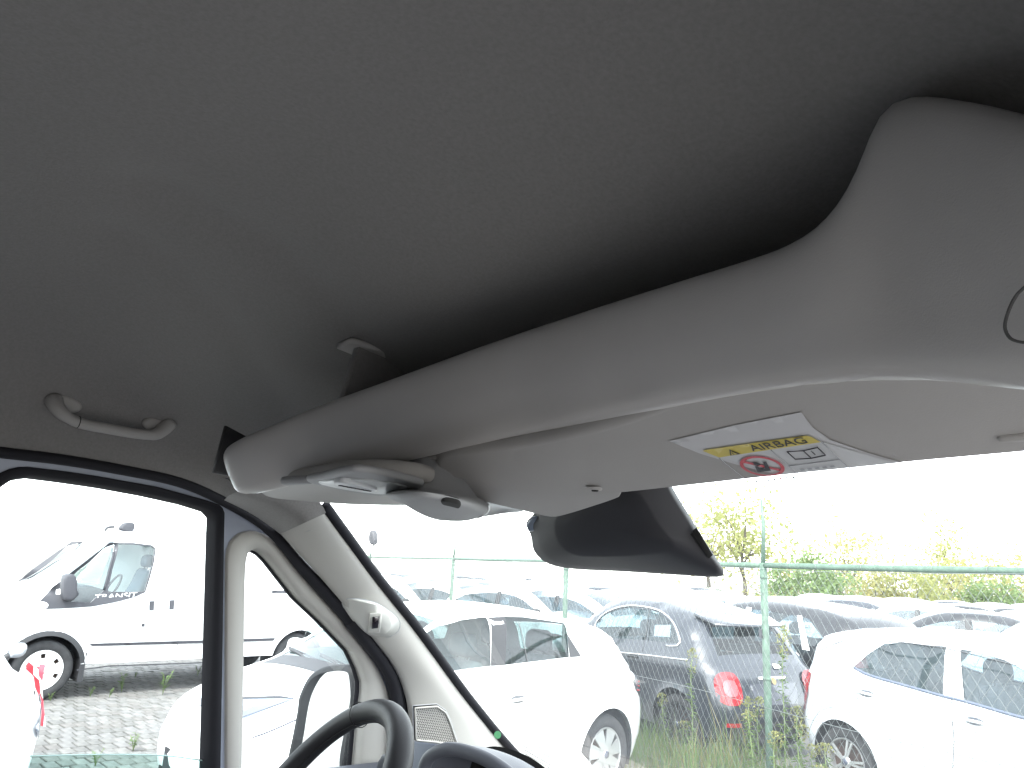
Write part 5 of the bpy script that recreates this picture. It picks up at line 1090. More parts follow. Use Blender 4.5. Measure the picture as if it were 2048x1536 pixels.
# thick trim corner round the visor's inner end
so_ = [uvp(a, b, 0.007) for a, b in ((792, 956), (830, 966), (880, 980), (964, 1003), (1040, 1021), (1085, 1032), (1108, 1035), (1130, 1031), (1180, 1016), (1236, 997), (1241, 992), (1240, 962), (1150, 935), (1020, 912), (940, 905), (860, 915), (800, 936))]
V, F = slab(catm(so_, step=0.008, closed=True), (0, -0.299, -0.954), 0.010, 0.003, 3); cp('visor_surround', V, F, M_visor)

ux_ = np.linspace(-0.95, 0.02, 40)
ub = [(x, yfas(x) + 0.010, float(np.interp(x, Bb[:, 0], Bb[:, 2])) + 0.010) for x in ux_]
def und(x):
    t = sm(-0.80, -0.68, x); return (x, (1 - t) * 0.77 + t * (float(np.interp(x, vfx, vfy)) - 0.004), (1 - t) * 0.116 + t * (zp(x, float(np.interp(x, vfx, vfy))) + 0.0225))
um_ = [und(x) for x in ux_]; uq = [(m[0], m[1] + 0.012, m[2] + 0.02) for m in um_]
uf = [(x, ywin(x), zund(x)) for x in np.linspace(-0.97, 0.02, 40)]
ub = [(p[0], p[1], p[2] + 0.035 * float(sm(-0.70, -0.5, p[0]))) for p in ub]
def umid(a, b, f): y = a[1] * (1 - f) + b[1] * f; z = a[2] * (1 - f) + b[2] * f; t = float(sm(-0.72, -0.6, a[0])); return (a[0], y, z * (1 - t) + t * max(z, float(zvis(a[0], y)) + 0.022))
us1, F1 = loft([ub] + [[umid(a, b, f) for a, b in zip(ub, um_)] for f in (0.25, 0.5, 0.75)] + [um_], 40, 14); cp('shelf_underside', us1, F1, M_shelf, shelf); us2, F2_ = loft([um_, uq, uf], 40, 8); cp('header_trim', us2, F2_, M_shelf, shelf)

# ---- driver's visor
ZD = 0.092
dvz = catm([uz(*p, ZD) for p in ((518, 984), (530, 976), (600, 966), (720, 952), (840, 960), (900, 985), (905, 1002), (840, 1011), (720, 1010), (620, 1004), (540, 996))], step=0.012, closed=True)
V, F = slab(dvz, (0, 0, -1), 0.020, 0.008, 4); dvo = cp('sun_visor', V, F, M_visor)
q = uz(590, 969, ZD - 0.003); V, F = slab(catm([q + (-0.02, -0.008, 0), q + (0.03, -0.006, 0), q + (0.03, 0.006, 0), q + (-0.02, 0.006, 0)], step=0.006, closed=True), (0, 0, -1), 0.010, 0.004, 2); cp('visor_hook', V, F, M_conso, dvo)

# ---- roof console: reading lamp unit and sensor bulge
def plate(name, pxs, z, depth, m, parent=None, r=0.004, step=0.006, smooth=True):
    o = np.array([uz(*p, z) for p in pxs]); o = catm(o, step=step, closed=True) if smooth else poly_res(o, step); V, F = slab(o, (0, 0, -1), depth, r, 3); return cp(name, V, F, m, parent)
con = plate('roof_console', [(612, 963), (640, 957), (703, 944), (745, 948), (840, 969), (845, 976), (800, 986), (760, 992), (700, 984), (640, 972)], 0.082, 0.008, M_conso, None, 0.0035)
plate('lamp_bezel', [(637, 966), (690, 960), (745, 962), (812, 974), (795, 985), (765, 989), (715, 984), (660, 974)], 0.0805, 0.005, M_clear, con, 0.002)
ln = plate('lamp_switch', [(667, 968), (690, 966), (750, 981), (748, 985), (715, 982), (680, 974)], 0.0765, 0.008, mat('switch_pale', (0.5, 0.52, 0.54), 0.4), con, 0.002)
a_, b_ = uz(682, 971, 0.0764), uz(738, 981.5, 0.0764)
for k in range(8): q = a_ + (b_ - a_) * k / 7; mb = MB().box(q, (0.0016, 0.0022, 0.0008)); cp('switch_mark', mb.V, mb.F, M_prt, ln, False)
# bulge: stacked rings narrowing downwards
ol = np.array([uz(*p, 0.088) for p in ((772, 990), (790, 981), (830, 972), (900, 978), (985, 1004), (1045, 1020), (1035, 1024), (960, 1014), (860, 1008), (800, 1002))]); ol = catm(ol, 48, closed=True)
bt = np.array([uz(*p, 0.058) for p in ((790, 992), (812, 985), (850, 984), (900, 993), (955, 1010), (975, 1022), (965, 1033), (925, 1040), (880, 1038), (830, 1021))]); bt = catm(bt, 48, closed=True)
md = (ol + bt) / 2; md = md + (md - md.mean(0)) * 0.06; c_ = bt.mean(0) - (0, 0, 0.004); i2 = bt * 0.8 + c_ * 0.2 - (0, 0, 0.003); i3 = bt * 0.4 + c_ * 0.6 - (0, 0, 0.004)
R5 = [ol + (0, 0.01, 0.06), ol, md, bt, i2, i3]; V = np.vstack(R5 + [[c_]]); F = [(k * 48 + i, k * 48 + (i + 1) % 48, (k + 1) * 48 + (i + 1) % 48, (k + 1) * 48 + i) for k in range(5) for i in range(48)] + [(5 * 48 + i, 5 * 48 + (i + 1) % 48, 288) for i in range(48)]
bu = cp('sensor_bulge', V, F, M_conso)
plate('bulge_button', [(881, 1006), (889, 1003), (917, 1009), (921, 1016), (914, 1019), (889, 1013)], 0.0535, 0.006, M_slot, bu, 0.002, 0.004)
ctube('bulge_seam', catm([uz(*p, 0.0545) for p in ((978, 1008), (978, 1020), (970, 1030), (955, 1036))], 12), 0.0008, M_clear, bu, 5)

# ---- black sensor housing on the screen
def wsz(x, z): return 0.86 - 0.06 * ((x - XC) / 0.6)**2 + (0.10 - z) * 1.13          # screen surface y at height z
def uw(px, py, off=0.0):
    d = ray(px, py); t = 0.8
    for _ in range(30): p = d * t; t = 0.6 * t + 0.4 * (wsz(p[0], p[2]) - off) / d[1]
    return d * t
h0 = [(1052, 1046), (1062, 1072), (1068, 1102), (1090, 1124), (1130, 1136), (1250, 1143), (1360, 1150), (1436, 1154), (1450, 1147), (1420, 1098), (1382, 1036), (1345, 975), (1330, 945), (1200, 950), (1090, 990), (1066, 1030)]
R0 = catm([uw(*p, 0.030) for p in h0], 72, closed=True)
h1 = [(1072, 1048), (1076, 1075), (1082, 1100), (1104, 1121), (1140, 1131), (1250, 1138), (1345, 1147), (1425, 1152), (1440, 1143), (1411, 1096), (1375, 1038), (1339, 980), (1322, 948), (1200, 960), (1110, 995), (1085, 1025)]
R1 = catm([uw(*p, 0.055) for p in h1], 72, closed=True)
h2 = [(1110, 1045), (1112, 1070), (1122, 1090), (1140, 1105), (1165, 1112), (1230, 1112), (1280, 1108), (1330, 1100), (1345, 1085), (1332, 1068), (1310, 1040), (1290, 1005), (1270, 985), (1200, 990), (1140, 1010), (1118, 1030)]
R2 = catm([uw(*p, 0.095) for p in h2], 72, closed=True); c_ = R2.mean(0); R3 = R2 * 0.5 + c_ * 0.5 - (0, 0.004, 0)
ringsH = [R0, R0 * 0.92 + R1 * 0.08, R1 * 0.93 + R0 * 0.07, R1 * 0.93 + R2 * 0.07, R2 * 0.90 + R1 * 0.10, R2 * 0.96 + R3 * 0.04, R3]; V = np.vstack(ringsH + [[c_ - (0, 0.005, 0)]]); F = [(k * 72 + i, k * 72 + (i + 1) % 72, (k + 1) * 72 + (i + 1) % 72, (k + 1) * 72 + i) for k in range(6) for i in range(72)] + [(432 + i, 432 + (i + 1) % 72, 504) for i in range(72)]
hs = cp('sensor_housing', V, F, M_screenblk)
for a, b in (((1376, 1072), (1404, 1118)), ((1385, 1064), (1417, 1117))):
    p0, p1 = uw(*a, 0.066), uw(*b, 0.066); p2, p3 = p1 + (0.006, 0, 0.004), p0 + (0.006, 0, 0.004); V, F = slab([p0, p1, p2, p3], (0.5, -0.8, -0.3), 0.006, 0.001, 1); cp('vent_slot', V, F, M_slot, hs)
V, F = slab([uw(*p, 0.050) for p in ((1062, 1034), (1074, 1032), (1086, 1062), (1056, 1064), (1050, 1050))], (0.1, -0.9, -0.2), 0.014, 0.004, 2); cp('side_facet', V, F, mat('facet_blue', (0.16, 0.20, 0.27), 0.4), hs)  # lighter blue facet on the left side of the housing

# ---- windscreen, its black edge and the screen pillar trim
pe_px = [(648, 1012), (700, 1083), (740, 1138), (830, 1252), (930, 1388), (1000, 1474), (1060, 1538), (1130, 1600)]
pe = np.array([ux(a, b, -1.2 - 0.17 * (b - 1012) / 524) for a, b in pe_px]); pec = catm(pe, 40)
def mir(P): P = np.array(P, float).copy(); P[:, 0] = 2 * XC - P[:, 0]; return P
mid = np.array([(XC, 0.5 * (a[1]) + 0.5 * wsz(XC, a[2]) + 0.03 - 0.05 * (1 - k / 39)**3, a[2] + 0.012 + 0.08 * (1 - k / 39)**3) for k, a in enumerate(pec)])
wgrid, wF = loft([pec + (-0.01, 0.012, 0), (pec + mid * 1.6) / 2.6 + (0, 0.025, 0), mid + (0, 0.02, 0), (mir(pec) + mid * 1.6) / 2.6 + (0, 0.025, 0), mir(pec) + (0.01, 0.012, 0)], 40, 40)
wsn = cp('windscreen', wgrid, wF, G_wind)
ctube('screen_edge', pec + (0.008, -0.004, 0), 0.0105, M_rub, wsn, 8, mirror=True)
# pillar trim: loft from the door seal to the screen edge
lft = np.array([uD(*p, 0.055) for p in ((556, 1058), (590, 1098), (640, 1152), (700, 1222), (752, 1284), (792, 1340), (812, 1392), (818, 1440), (816, 1500), (812, 1600))]); rgt = np.array([ux(a, b, -1.2 - 0.17 * (b - 1012) / 524 + 0.012) for a, b in ((640, 1018), (668, 1058), (706, 1108), (760, 1180), (815, 1248), (868, 1318), (922, 1392), (966, 1446), (1010, 1502), (1080, 1575))])
lc_, rc_ = catm(lft, 50), catm(rgt, 50)
wid = np.linalg.norm(rc_ - lc_, axis=1)[:, None]
tow = -(lc_ + rc_) / 2; tow /= np.linalg.norm(tow, axis=1)[:, None]
m1 = lc_ * 0.68 + rc_ * 0.32 + tow * wid * 0.10; m2 = lc_ * 0.3 + rc_ * 0.7 + tow * wid * 0.11
V, F = loft([lc_ - tow * 0.03, lc_ + tow * 0.0, m1, m2, rc_, rc_ - tow * 0.02 + (0.0, 0.014, 0)], 50, 26)
pillar = cp('pillar_trim', V, F, M_pale, mirror=True)
PG = V.reshape(50, 26, 3)
def onpil(px, py, off=0.0):     # meet the viewing ray with the pillar surface
    d = ray(px, py); d = d / np.linalg.norm(d); P = PG.reshape(-1, 3); r_ = np.linalg.norm(P - (P @ d)[:, None] * d, axis=1); k = np.argsort(r_)[:6]; w = 1 / (r_[k] + 1e-4); t = ((P[k] @ d) * w).sum() / w.sum(); return d * (t - off)
# seam between headliner and pillar, and the light return edge
ctube('pillar_seam', catm([onpil(*p, 0.001) for p in ((548, 1058), (590, 1042), (645, 1020))], 10), 0.0012, M_slot, pillar, 5)
ctube('pillar_seam', catm([onpil(*p, 0.0005) for p in ((575, 1076), (615, 1062), (662, 1046))], 10), 0.0006, M_gry, pillar, 5)
# headliner corner piece between pillar top, header and seal
cor = [[uD(*p, 0.05) for p in ((448, 1000), (500, 1026), (545, 1056), (560, 1068))], [ux(*p, -1.14) for p in ((470, 985), (540, 1004), (590, 1030), (604, 1048))], [ux(*p, -1.12) for p in ((520, 968), (590, 985), (640, 1005), (652, 1026))]]
V, F = loft(cor, 14, 12); cp('headliner_corner', V, F, M_head)
# sensor cover on the pillar
co = [(684, 1207), (697, 1197), (742, 1202), (771, 1216), (799, 1241), (797, 1262), (778, 1274), (735, 1270), (707, 1245)]
cb_ = catm([onpil(*p, 0.002) for p in co], 40, closed=True)
ci = catm([onpil(*p, 0.022) for p in ((738, 1216), (744, 1210), (757, 1211), (770, 1222), (781, 1240), (780, 1256), (770, 1268), (737, 1265), (734, 1240))], 40, closed=True); cc = ci.mean(0)
V = np.vstack([cb_, (cb_ + ci) / 2 + tow[20] * 0.006, ci, [cc + tow[20] * 0.004]]); F = [(k * 40 + i, k * 40 + (i + 1) % 40, (k + 1) * 40 + (i + 1) % 40, (k + 1) * 40 + i) for k in range(2) for i in range(40)] + [(80 + i, 80 + (i + 1) % 40, 120) for i in range(40)]
scv = cp('pillar_sensor', V, F, mat('pale_trim_light', (0.56, 0.56, 0.53), 0.5), pillar)
ctube('sensor_outline', cb_, 0.0009, M_gry, scv, 5, True)
V, F = slab([onpil(*p, 0.030) for p in ((739, 1226), (764, 1225), (760, 1265), (735, 1266))], -onpil(750, 1245), 0.008, 0.003, 2); fr_ = cp('sensor_bezel', V, F, MATS['pale_trim_light'], scv)
V, F = slab([onpil(*p, 0.034) for p in ((745, 1234), (759, 1233), (756, 1256), (743, 1258))], -onpil(750, 1245), 0.005, 0.001, 1); cp('sensor_window', V, F, mat('sensor_dark', (0.012, 0.008, 0.012), 0.1, coat=0.8), fr_)
# tweeter grille with real perforations
go_ = [(827, 1411), (872, 1410), (888, 1421), (896, 1438), (912, 1486), (870, 1482), (829, 1475)]
ga = np.array([onpil(*p, 0.006) for p in go_]); gc = ga.mean(0); gu = np.linalg.svd(ga - gc)[2][2]; gn = gu if gu @ gc < 0 else -gu; ga = ga - np.outer((ga - gc) @ gn, gn) + gn * 0.006; gc = ga.mean(0); gx = ga[1] - ga[0]; gx -= gn * (gx @ gn); gx /= np.linalg.norm(gx); gy = np.cross(gn, gx)
def g2(p): q = p - gc; return (q @ gx, q @ gy)
g2o = [g2(p) for p in ga]; g3 = lambda u, v, w=0.0: gc + gx * u + gy * v + gn * w
V, F = slab(poly_res([g3(u * 1.05, v * 1.05, 0.001) for u, v in g2o], 0.01), gn, 0.008, 0.002, 2); gri = cp('speaker_grille', V, F, M_slot, pillar)
rim = poly_res([g3(u, v, 0.003) for u, v in g2o], 0.008); ctube('grille_rim', rim, 0.0022, M_pale, gri, 6, True); ctube('grille_rim', poly_res([g3(u * 1.1, v * 1.1, 0.0) for u, v in g2o], 0.008), 0.0012, M_gry, gri, 6, True)
mb = MB(); lo = np.min(g2o, 0); hi = np.max(g2o, 0); pt = 0.0048; hr = 0.0016
for j in range(int((hi[1] - lo[1]) / (pt * 0.866)) + 2):
    for i in range(int((hi[0] - lo[0]) / pt) + 2):
        u, v = lo[0] + (i + 0.5 * (j % 2)) * pt, lo[1] + j * pt * 0.866
        if not inside([(u, v)], g2o)[0]: continue
        O = [(u + pt * 0.578 * math.cos(q), v + pt * 0.578 * math.sin(q)) for q in np.radians(np.arange(30, 390, 60))]; I = [(u + hr * math.cos(q), v + hr * math.sin(q)) for q in np.radians(np.arange(30, 390, 60))]
        mb.add([g3(*p, 0.0022) for p in O] + [g3(*p, 0.0018) for p in I], [(k, (k + 1) % 6, 6 + (k + 1) % 6, 6 + k) for k in range(6)])
o = cp('grille_mesh', mb.V, mb.F, M_pale, gri, False); o['kind'] = 'stuff'

# ---- driver's door: seal, painted frame, glass, quarter window
ctube('door_seal', sealc, 0.0085 + 0.0080 * sm(0.78, 1.1, sealc[:, 1]), M_rub, None, 10, mirror=True)
s2 = np.array([uD(*p, 0.035) for p in ((700, 1240), (735, 1283), (770, 1330), (788, 1370), (793, 1410), (792, 1460), (788, 1560))]); ctube('seal_lip', catm(s2, 24), 0.016, M_rub, None, 8)
Dx = lambda u: u      # outlines live on the door plane; 2-D coordinates are (y, z)
def d2(P): return [(q[1], q[2]) for q in P]
def d3(P, off): P = np.atleast_2d(P); return np.stack([-1.30 - 0.22 * (0.1 - P[:, 1]) + off, P[:, 0], P[:, 1]], -1)
gl_px = [(0, 979), (24, 962), (56, 956), (120, 964), (203, 976), (290, 992), (366, 1009), (414, 1024), (424, 1036), (423, 1060), (416, 1300), (409, 1536), (407, 1640)]
gl_o = d2([uD(*p) for p in gl_px]); ybk = gl_o[0][0] - 0.006
win = [(gl_o[-1][0], -0.62), (ybk - 0.06, -0.62), (ybk - 0.045, -0.3), (ybk - 0.02, 0.0), (ybk - 0.006, 0.06)] + gl_o
fr_px = [(0, 945), (24, 935), (49, 933), (120, 941), (195, 952), (317, 974), (415, 1001), (440, 1010), (447, 1022), (446, 1060), (443, 1300), (439, 1536), (438, 1640)]
fr_o = d2([uD(*p, 0.01) for p in fr_px]); frm = [(fr_o[-1][0], -0.66), (ybk - 0.09, -0.66), (ybk - 0.075, -0.3), (ybk - 0.05, 0.0), (ybk - 0.03, 0.07), (fr_o[0][0] - 0.012, fr_o[0][1] - 0.006)] + fr_o
q_px = [(477, 1640), (478, 1536), (482, 1300), (485, 1118), (490, 1105), (505, 1099), (519, 1105), (533, 1119), (592, 1195), (644, 1244), (697, 1300), (714, 1335), (723, 1363), (723, 1384), (714, 1454), (707, 1536), (703, 1640)]
q_o = d2([uD(*p) for p in q_px])
so = [(p[1], p[2]) for p in sealc if -0.30 < p[1] and p[2] > -0.55]
door_out = [(a + 0.022 * sm(0.45, 0.8, a), b + 0.010) for a, b in so] + [(so[-1][0], -1.0), (-0.30, -1.0)]
door = empty('tmp'); bpy.data.objects.remove(door)
# black inner seal between frame and glass
def band(name, A, B, oa, ob, m, parent, n=160, mid_=None):
    a = catm(A, n, closed=True) if False else poly_ring(A, n); b = poly_ring(B, n); V3 = [d3(a, oa)]
    if mid_ is not None: V3.append(d3((a + b) / 2, mid_))
    V3.append(d3(b, ob)); k = len(V3); V = np.vstack(V3); F = [(r * n + i, r * n + (i + 1) % n, (r + 1) * n + (i + 1) % n, (r + 1) * n + i) for r in range(k - 1) for i in range(n)]
    return cp(name, V, F, m, parent)
def poly_ring(P, n):
    """n points round a closed outline, starting at the outline's first point (both rings of a band start at the same corner)."""
    P = np.array(P, float); P = np.vstack([P, P[:1]]); s = np.r_[0, np.cumsum(np.linalg.norm(np.diff(P, axis=0), axis=1))]; t = np.linspace(0, s[-1], n, endpoint=False); return np.stack([np.interp(t, s, P[:, k]) for k in range(2)], -1)
ctr = np.array([np.mean([p[0] for p in gl_o]), -0.2])
def radial(P, c, n=200):
    P = np.array(P, float); P2 = np.vstack([P, P[:1]]); out = []
    for q in np.linspace(0, 2 * math.pi, n, endpoint=False):
        d = np.array([math.cos(q), math.sin(q)]); best = 0
        for a, b in zip(P2[:-1], P2[1:]):
            M2 = np.array([[d[0], a[0] - b[0]], [d[1], a[1] - b[1]]]); det = np.linalg.det(M2)
            if abs(det) < 1e-12: continue
            t, u = np.linalg.solve(M2, a - c)
            if t > 0 and -1e-6 <= u <= 1 + 1e-6: best = max(best, t)
        out.append(c + d * best)
    return np.array(out)
def rband(name, A, B, c, prof, m, parent, n=220):
    """Band between two closed outlines; prof: (fraction from A to B, height off the door plane)."""
    a, b = radial(A, c, n), radial(B, c, n); V = np.vstack([d3(a * (1 - t) + b * t, h) for t, h in prof])
    F = [(r * n + i, r * n + (i + 1) % n, (r + 1) * n + (i + 1) % n, (r + 1) * n + i) for r in range(len(prof) - 1) for i in range(n)]; return cp(name, V, F, m, parent)
t_px0 = [(460, 1640), (461, 1536), (462, 1300), (463, 1112), (470, 1092), (482, 1078), (498, 1072), (516, 1074), (532, 1084), (556, 1112), (606, 1168), (660, 1230), (712, 1293), (745, 1340), (760, 1380), (764, 1420), (760, 1500), (752, 1640)]
P, F = fill2d(poly_res(door_out, 0.04), [radial(frm, ctr, 120) * 0.7 + radial(win, ctr, 120) * 0.3, poly_res(d2([uD(*p) for p in t_px0]), 0.04)], 0.06); dr = cp('driver_door', d3(P, 0.012), F, M_frame, None, True)
rband('window_seal', frm, win, ctr, ((0, 0.011), (0.06, 0.016), (0.5, 0.015), (0.85, 0.008), (1, -0.02)), M_rub, dr)
P, F = fill2d(poly_res(win, 0.05), (), 0.12); cp('window_glass', d3(P, -0.016)[:0] if False else d3(P, -0.016), F, G_door, dr)
# lowered pane edge near the bottom of the opening
ge = [uD(*p, -0.012) for p in ((60, 1512), (200, 1509), (330, 1511), (412, 1522))]
pane = np.array(ge + [uD(*p, -0.012) for p in ((412, 1640), (40, 1640))]); cp('lowered_pane', pane, [tuple(range(6))], glass('door_glass_green', (0.66, 0.86, 0.82)), dr, False)
ctube('pane_edge', catm(ge, 12), 0.0012, mat('glass_edge', (0.55, 0.75, 0.72), 0.2), dr, 5)
# quarter window: pale surround and glass
t_px = [(452, 1640), (453, 1536), (453, 1300), (454, 1108), (460, 1086), (476, 1068), (496, 1061), (520, 1062), (540, 1073), (562, 1096), (610, 1152), (668, 1220), (720, 1285), (758, 1338), (778, 1385), (785, 1420), (785, 1500), (780, 1640)]
t_o = d2([uD(*p, 0.02) for p in t_px]); cq = np.array([np.mean([p[0] for p in q_o]) + 0.01, -0.25])
rband('quarter_window_surround', t_o, q_o, cq, ((0, 0.010), (0.03, 0.018), (0.08, 0.021), (0.5, 0.022), (0.88, 0.018), (0.95, 0.012), (1, -0.014)), M_pale, dr)
qs_px = [(484, 1640), (485, 1536), (488, 1300), (490, 1120), (495, 1109), (506, 1104), (517, 1109), (530, 1122), (588, 1197), (640, 1246), (694, 1303), (710, 1337), (718, 1364), (718, 1384), (709, 1454), (702, 1536), (698, 1640)]
rband('quarter_window_seal', q_o, d2([uD(*p) for p in qs_px]), cq, ((0, -0.008), (0.3, -0.005), (0.8, -0.006), (1, -0.014)), M_rub, dr)
P, F = fill2d(poly_res(q_o, 0.04), (), 0.1); cp('quarter_glass', d3(P, -0.018), F, G_door, dr)

# ---- door mirror outside
mp0 = np.array([-1.62, 0.0, 0.0]); d_ = ray(650, 1400); mp0[1] = d_[1] / d_[0] * mp0[0]; mn = np.array([0.22, -0.97, 0.06]); mn /= np.linalg.norm(mn)
def um(px, py, off=0.0): d = ray(px, py); return d * (((mp0 + mn * off) @ mn) / (d @ mn))
mo = catm([um(*p) for p in ((552, 1600), (562, 1540), (571, 1512), (590, 1418), (592, 1397), (609, 1358), (626, 1341), (650, 1331), (690, 1329), (705, 1339), (711, 1380), (712, 1420), (700, 1500), (688, 1560), (682, 1600))], 90, closed=True)
mi_ = [um(*p, -0.006) for p in ((590, 1590), (600, 1510), (607, 1473), (620, 1400), (637, 1362), (653, 1345), (670, 1339), (691, 1340), (701, 1353), (700, 1400), (689, 1460), (680, 1510), (670, 1590))]; mi_ = catm(mi_, 90, closed=True)
V, F = slab(mo, mn, 0.10, 0.016, 4)
nb = len(mo); F = [f for f in F if len(f) == 4]
mh = cp('door_mirror', list(V), F, mat('mirror_black', (0.014, 0.015, 0.017), 0.55, spec=0.3, noise=(25, 0.3), bump=(600, 0.2, 0.0006)))
ring0 = np.array(V[:nb]); n9 = nb
def nearest_align(A, B): k = np.argmin(np.linalg.norm(B - A[0], axis=1)); B = np.roll(B, -k, 0); return B if np.linalg.norm(B[5] - A[5]) < np.linalg.norm(B[-5] - A[5]) else np.roll(B[::-1], 1, 0)
mi_ = nearest_align(ring0, mi_)
cp('mirror_rim', np.vstack([ring0, mi_]), [(i, (i + 1) % n9, n9 + (i + 1) % n9, n9 + i) for i in range(n9)], MATS['mirror_black'], mh)
mt_ = mat('mirror_silver', (0.92, 0.94, 0.94), 0.01, metal=1.0)
cp('mirror_glass', mi_ - mn * 0.0, [tuple(range(n9))], mt_, mh, False)
arm = catm([um(585, 1500, -0.05), um(560, 1530, -0.05), um(540, 1590, -0.05)], 8)
mb = MB().tube([mo.mean(0) - mn * 0.06 + (0.0, 0, -0.18), mo.mean(0) - mn * 0.06 + (0.12, 0.02, -0.30), (-1.38, mo.mean(0)[1] + 0.05, mo.mean(0)[2] - 0.34)], 0.04, 10); cp('mirror_arm', mb.V, mb.F, MATS['mirror_black'], mh)

# ---- grab handle over the door
gh = [wall(108, 800, 0.0), wall(112, 812, 0.016), wall(128, 830, 0.028), wall(160, 846, 0.032), wall(220, 858, 0.034), wall(280, 868, 0.032), wall(312, 868, 0.024), wall(332, 854, 0.010), wall(338, 846, -0.002)]
mb = MB().tube(catm(gh, 40), np.r_[np.linspace(0.013, 0.0095, 8), np.full(24, 0.0085), np.linspace(0.0095, 0.013, 8)], 12); grab = cp('grab_handle', mb.V, mb.F, M_visor)
for p in (((128, 808), (118, 796)), ((316, 850), (330, 842))):
    q = wall(*p[0], 0.004); tn = (gh[6] - gh[2]); tn /= np.linalg.norm(tn); dn = -q / np.linalg.norm(q); up = np.cross(tn, dn)
    o = [q + tn * 0.026 * math.cos(t) + up * 0.014 * math.sin(t) + dn * 0.003 for t in np.linspace(0, 2 * math.pi, 25)[:-1]]; V, F = slab(o, dn, 0.016, 0.006, 3); cp('handle_foot', V, F, M_visor, grab)
for a in (gh[3] * 0.9 + gh[2] * 0.1, gh[6]):
    t = np.linspace(0, 2 * math.pi, 17)[:-1]; tn = gh[5] - gh[3]; tn /= np.linalg.norm(tn); b1 = np.cross(tn, (0, 0, 1)); b1 /= np.linalg.norm(b1); b2 = np.cross(tn, b1); ctube('handle_seam', [a + 0.0088 * (math.cos(q) * b1 + math.sin(q) * b2) for q in t], 0.0007, M_slot, grab, 4, True)

# ---- steering wheel
sc_ = np.array([-0.931, 0.702, -0.366]); al, be = 0.656, -0.366
sn = np.array([math.sin(be) * math.cos(al), -math.cos(be) * math.cos(al), math.sin(al)]); e1 = np.cross((0, 0, 1), sn); e1 /= np.linalg.norm(e1); e2 = np.cross(sn, e1)
tt = np.linspace(0, 2 * math.pi, 97)[:-1]
stw = ctube('steering_wheel', [sc_ + 0.19 * (math.cos(q) * e1 + math.sin(q) * e2) for q in tt], [0.0176 + 0.0015 * math.sin(2 * q) for q in tt], M_wheelp, None, 20, True)
ctube('rim_stitching', [sc_ + 0.1725 * (math.cos(q) * e1 + math.sin(q) * e2) for q in tt], 0.0010, M_slot, stw, 5, True)
for qa in (2.05,):
    a = sc_ + 0.19 * (math.cos(qa) * e1 + math.sin(qa) * e2); tn = -math.sin(qa) * e1 + math.cos(qa) * e2; rd = math.cos(qa) * e1 + math.sin(qa) * e2; ctube('rim_joint', [a + 0.0188 * (math.cos(t) * rd + math.sin(t) * sn) for t in np.linspace(0, 6.283, 25)[:-1]], 0.0008, M_slot, stw, 5, True)
hubp = [sc_ + 0.075 * (math.cos(q) * e1 + math.sin(q) * e2) + sn * 0.02 - sn * 0.03 for q in tt[::3]]; V, F = slab(hubp, sn, 0.05, 0.02, 4); cp('wheel_hub', V, F, M_dashp, stw)
for qa in (0.12, math.pi - 0.12, -math.pi / 2 - 0.25, -math.pi / 2 + 0.25):
    rd = math.cos(qa) * e1 + math.sin(qa) * e2; ctube('wheel_spoke', [sc_ + rd * 0.06 - sn * 0.02, sc_ + rd * 0.12 - sn * 0.02, sc_ + rd * 0.182], [0.022, 0.018, 0.012], M_dashp, stw, 10)
# stalk behind the wheel
a = uy(800, 1560, lambda x: 0.80); b = uy(762, 1516, lambda x: 0.80)
V, F = slab([uy(*p, lambda x: 0.83) for p in ((752, 1522), (762, 1507), (800, 1500), (806, 1530), (770, 1560), (745, 1560))], (0.2, -0.9, 0.3), 0.03, 0.008, 3); cp('column_stalk', V, F, M_dashp)

# ---- dashboard and instrument hood
xs_ = np.linspace(-1.36, 0.16, 26)
def ydash(x): return 1.62 - 0.20 * ((x - XC) / 0.75)**2
d0 = [(x, 0.86, -0.80) for x in xs_]; d1 = [(x, 0.80, -0.52) for x in xs_]; d2_ = [(x, 0.88, -0.425) for x in xs_]; d3_ = [(x, 1.10, -0.42) for x in xs_]; d4 = [(x, 1.40, -0.46) for x in xs_]; d5 = [(x, ydash(x) + 0.15, -0.56) for x in xs_]
V, F = loft([d0, d1, d2_, d3_, d4, d5], 26, 40); dsh = cp('dashboard', V, F, M_dashp)
# hood over the instruments: arched shell with a rounded lip
hp = catm([uy(*p, lambda x: 0.93) for p in ((838, 1580), (848, 1532), (858, 1508), (880, 1494), (905, 1490), (940, 1497), (985, 1516), (1030, 1550), (1060, 1590))], 40)
hb = hp + (0.0, 0.14, -0.05)
V, F = loft([hp + (0, 0.0, 0), hp * 0.5 + hb * 0.5 + (0, 0, 0.012), hb], 40, 12); hood = cp('instrument_hood', V, F, mat('hood_vinyl', (0.075, 0.08, 0.095), 0.5, bump=(900, 0.35, 0.0008)))
ctube('hood_lip', hp + (0, 0.0, -0.006), 0.0105, MATS['hood_vinyl'], hood, 12)
cin = hp.mean(0) + (0, 0.1, -0.06); ins = (hp - hp.mean(0)) * 0.86 + hp.mean(0) + (0, 0.10, -0.012); cp('instrument_face', ins, [tuple(range(40))], M_slot, hood, False)
# grey-blue cover between pillar foot and hood
V, F = slab([uy(*p, lambda x: 1.05) for p in ((806, 1478), (905, 1489), (905, 1600), (800, 1600))], (0.2, -0.8, 0.5), 0.03, 0.006, 2); cp('dash_end_cover', V, F, mat('dash_cover_blue', (0.11, 0.125, 0.16), 0.5, bump=(900, 0.3, 0.0006)))

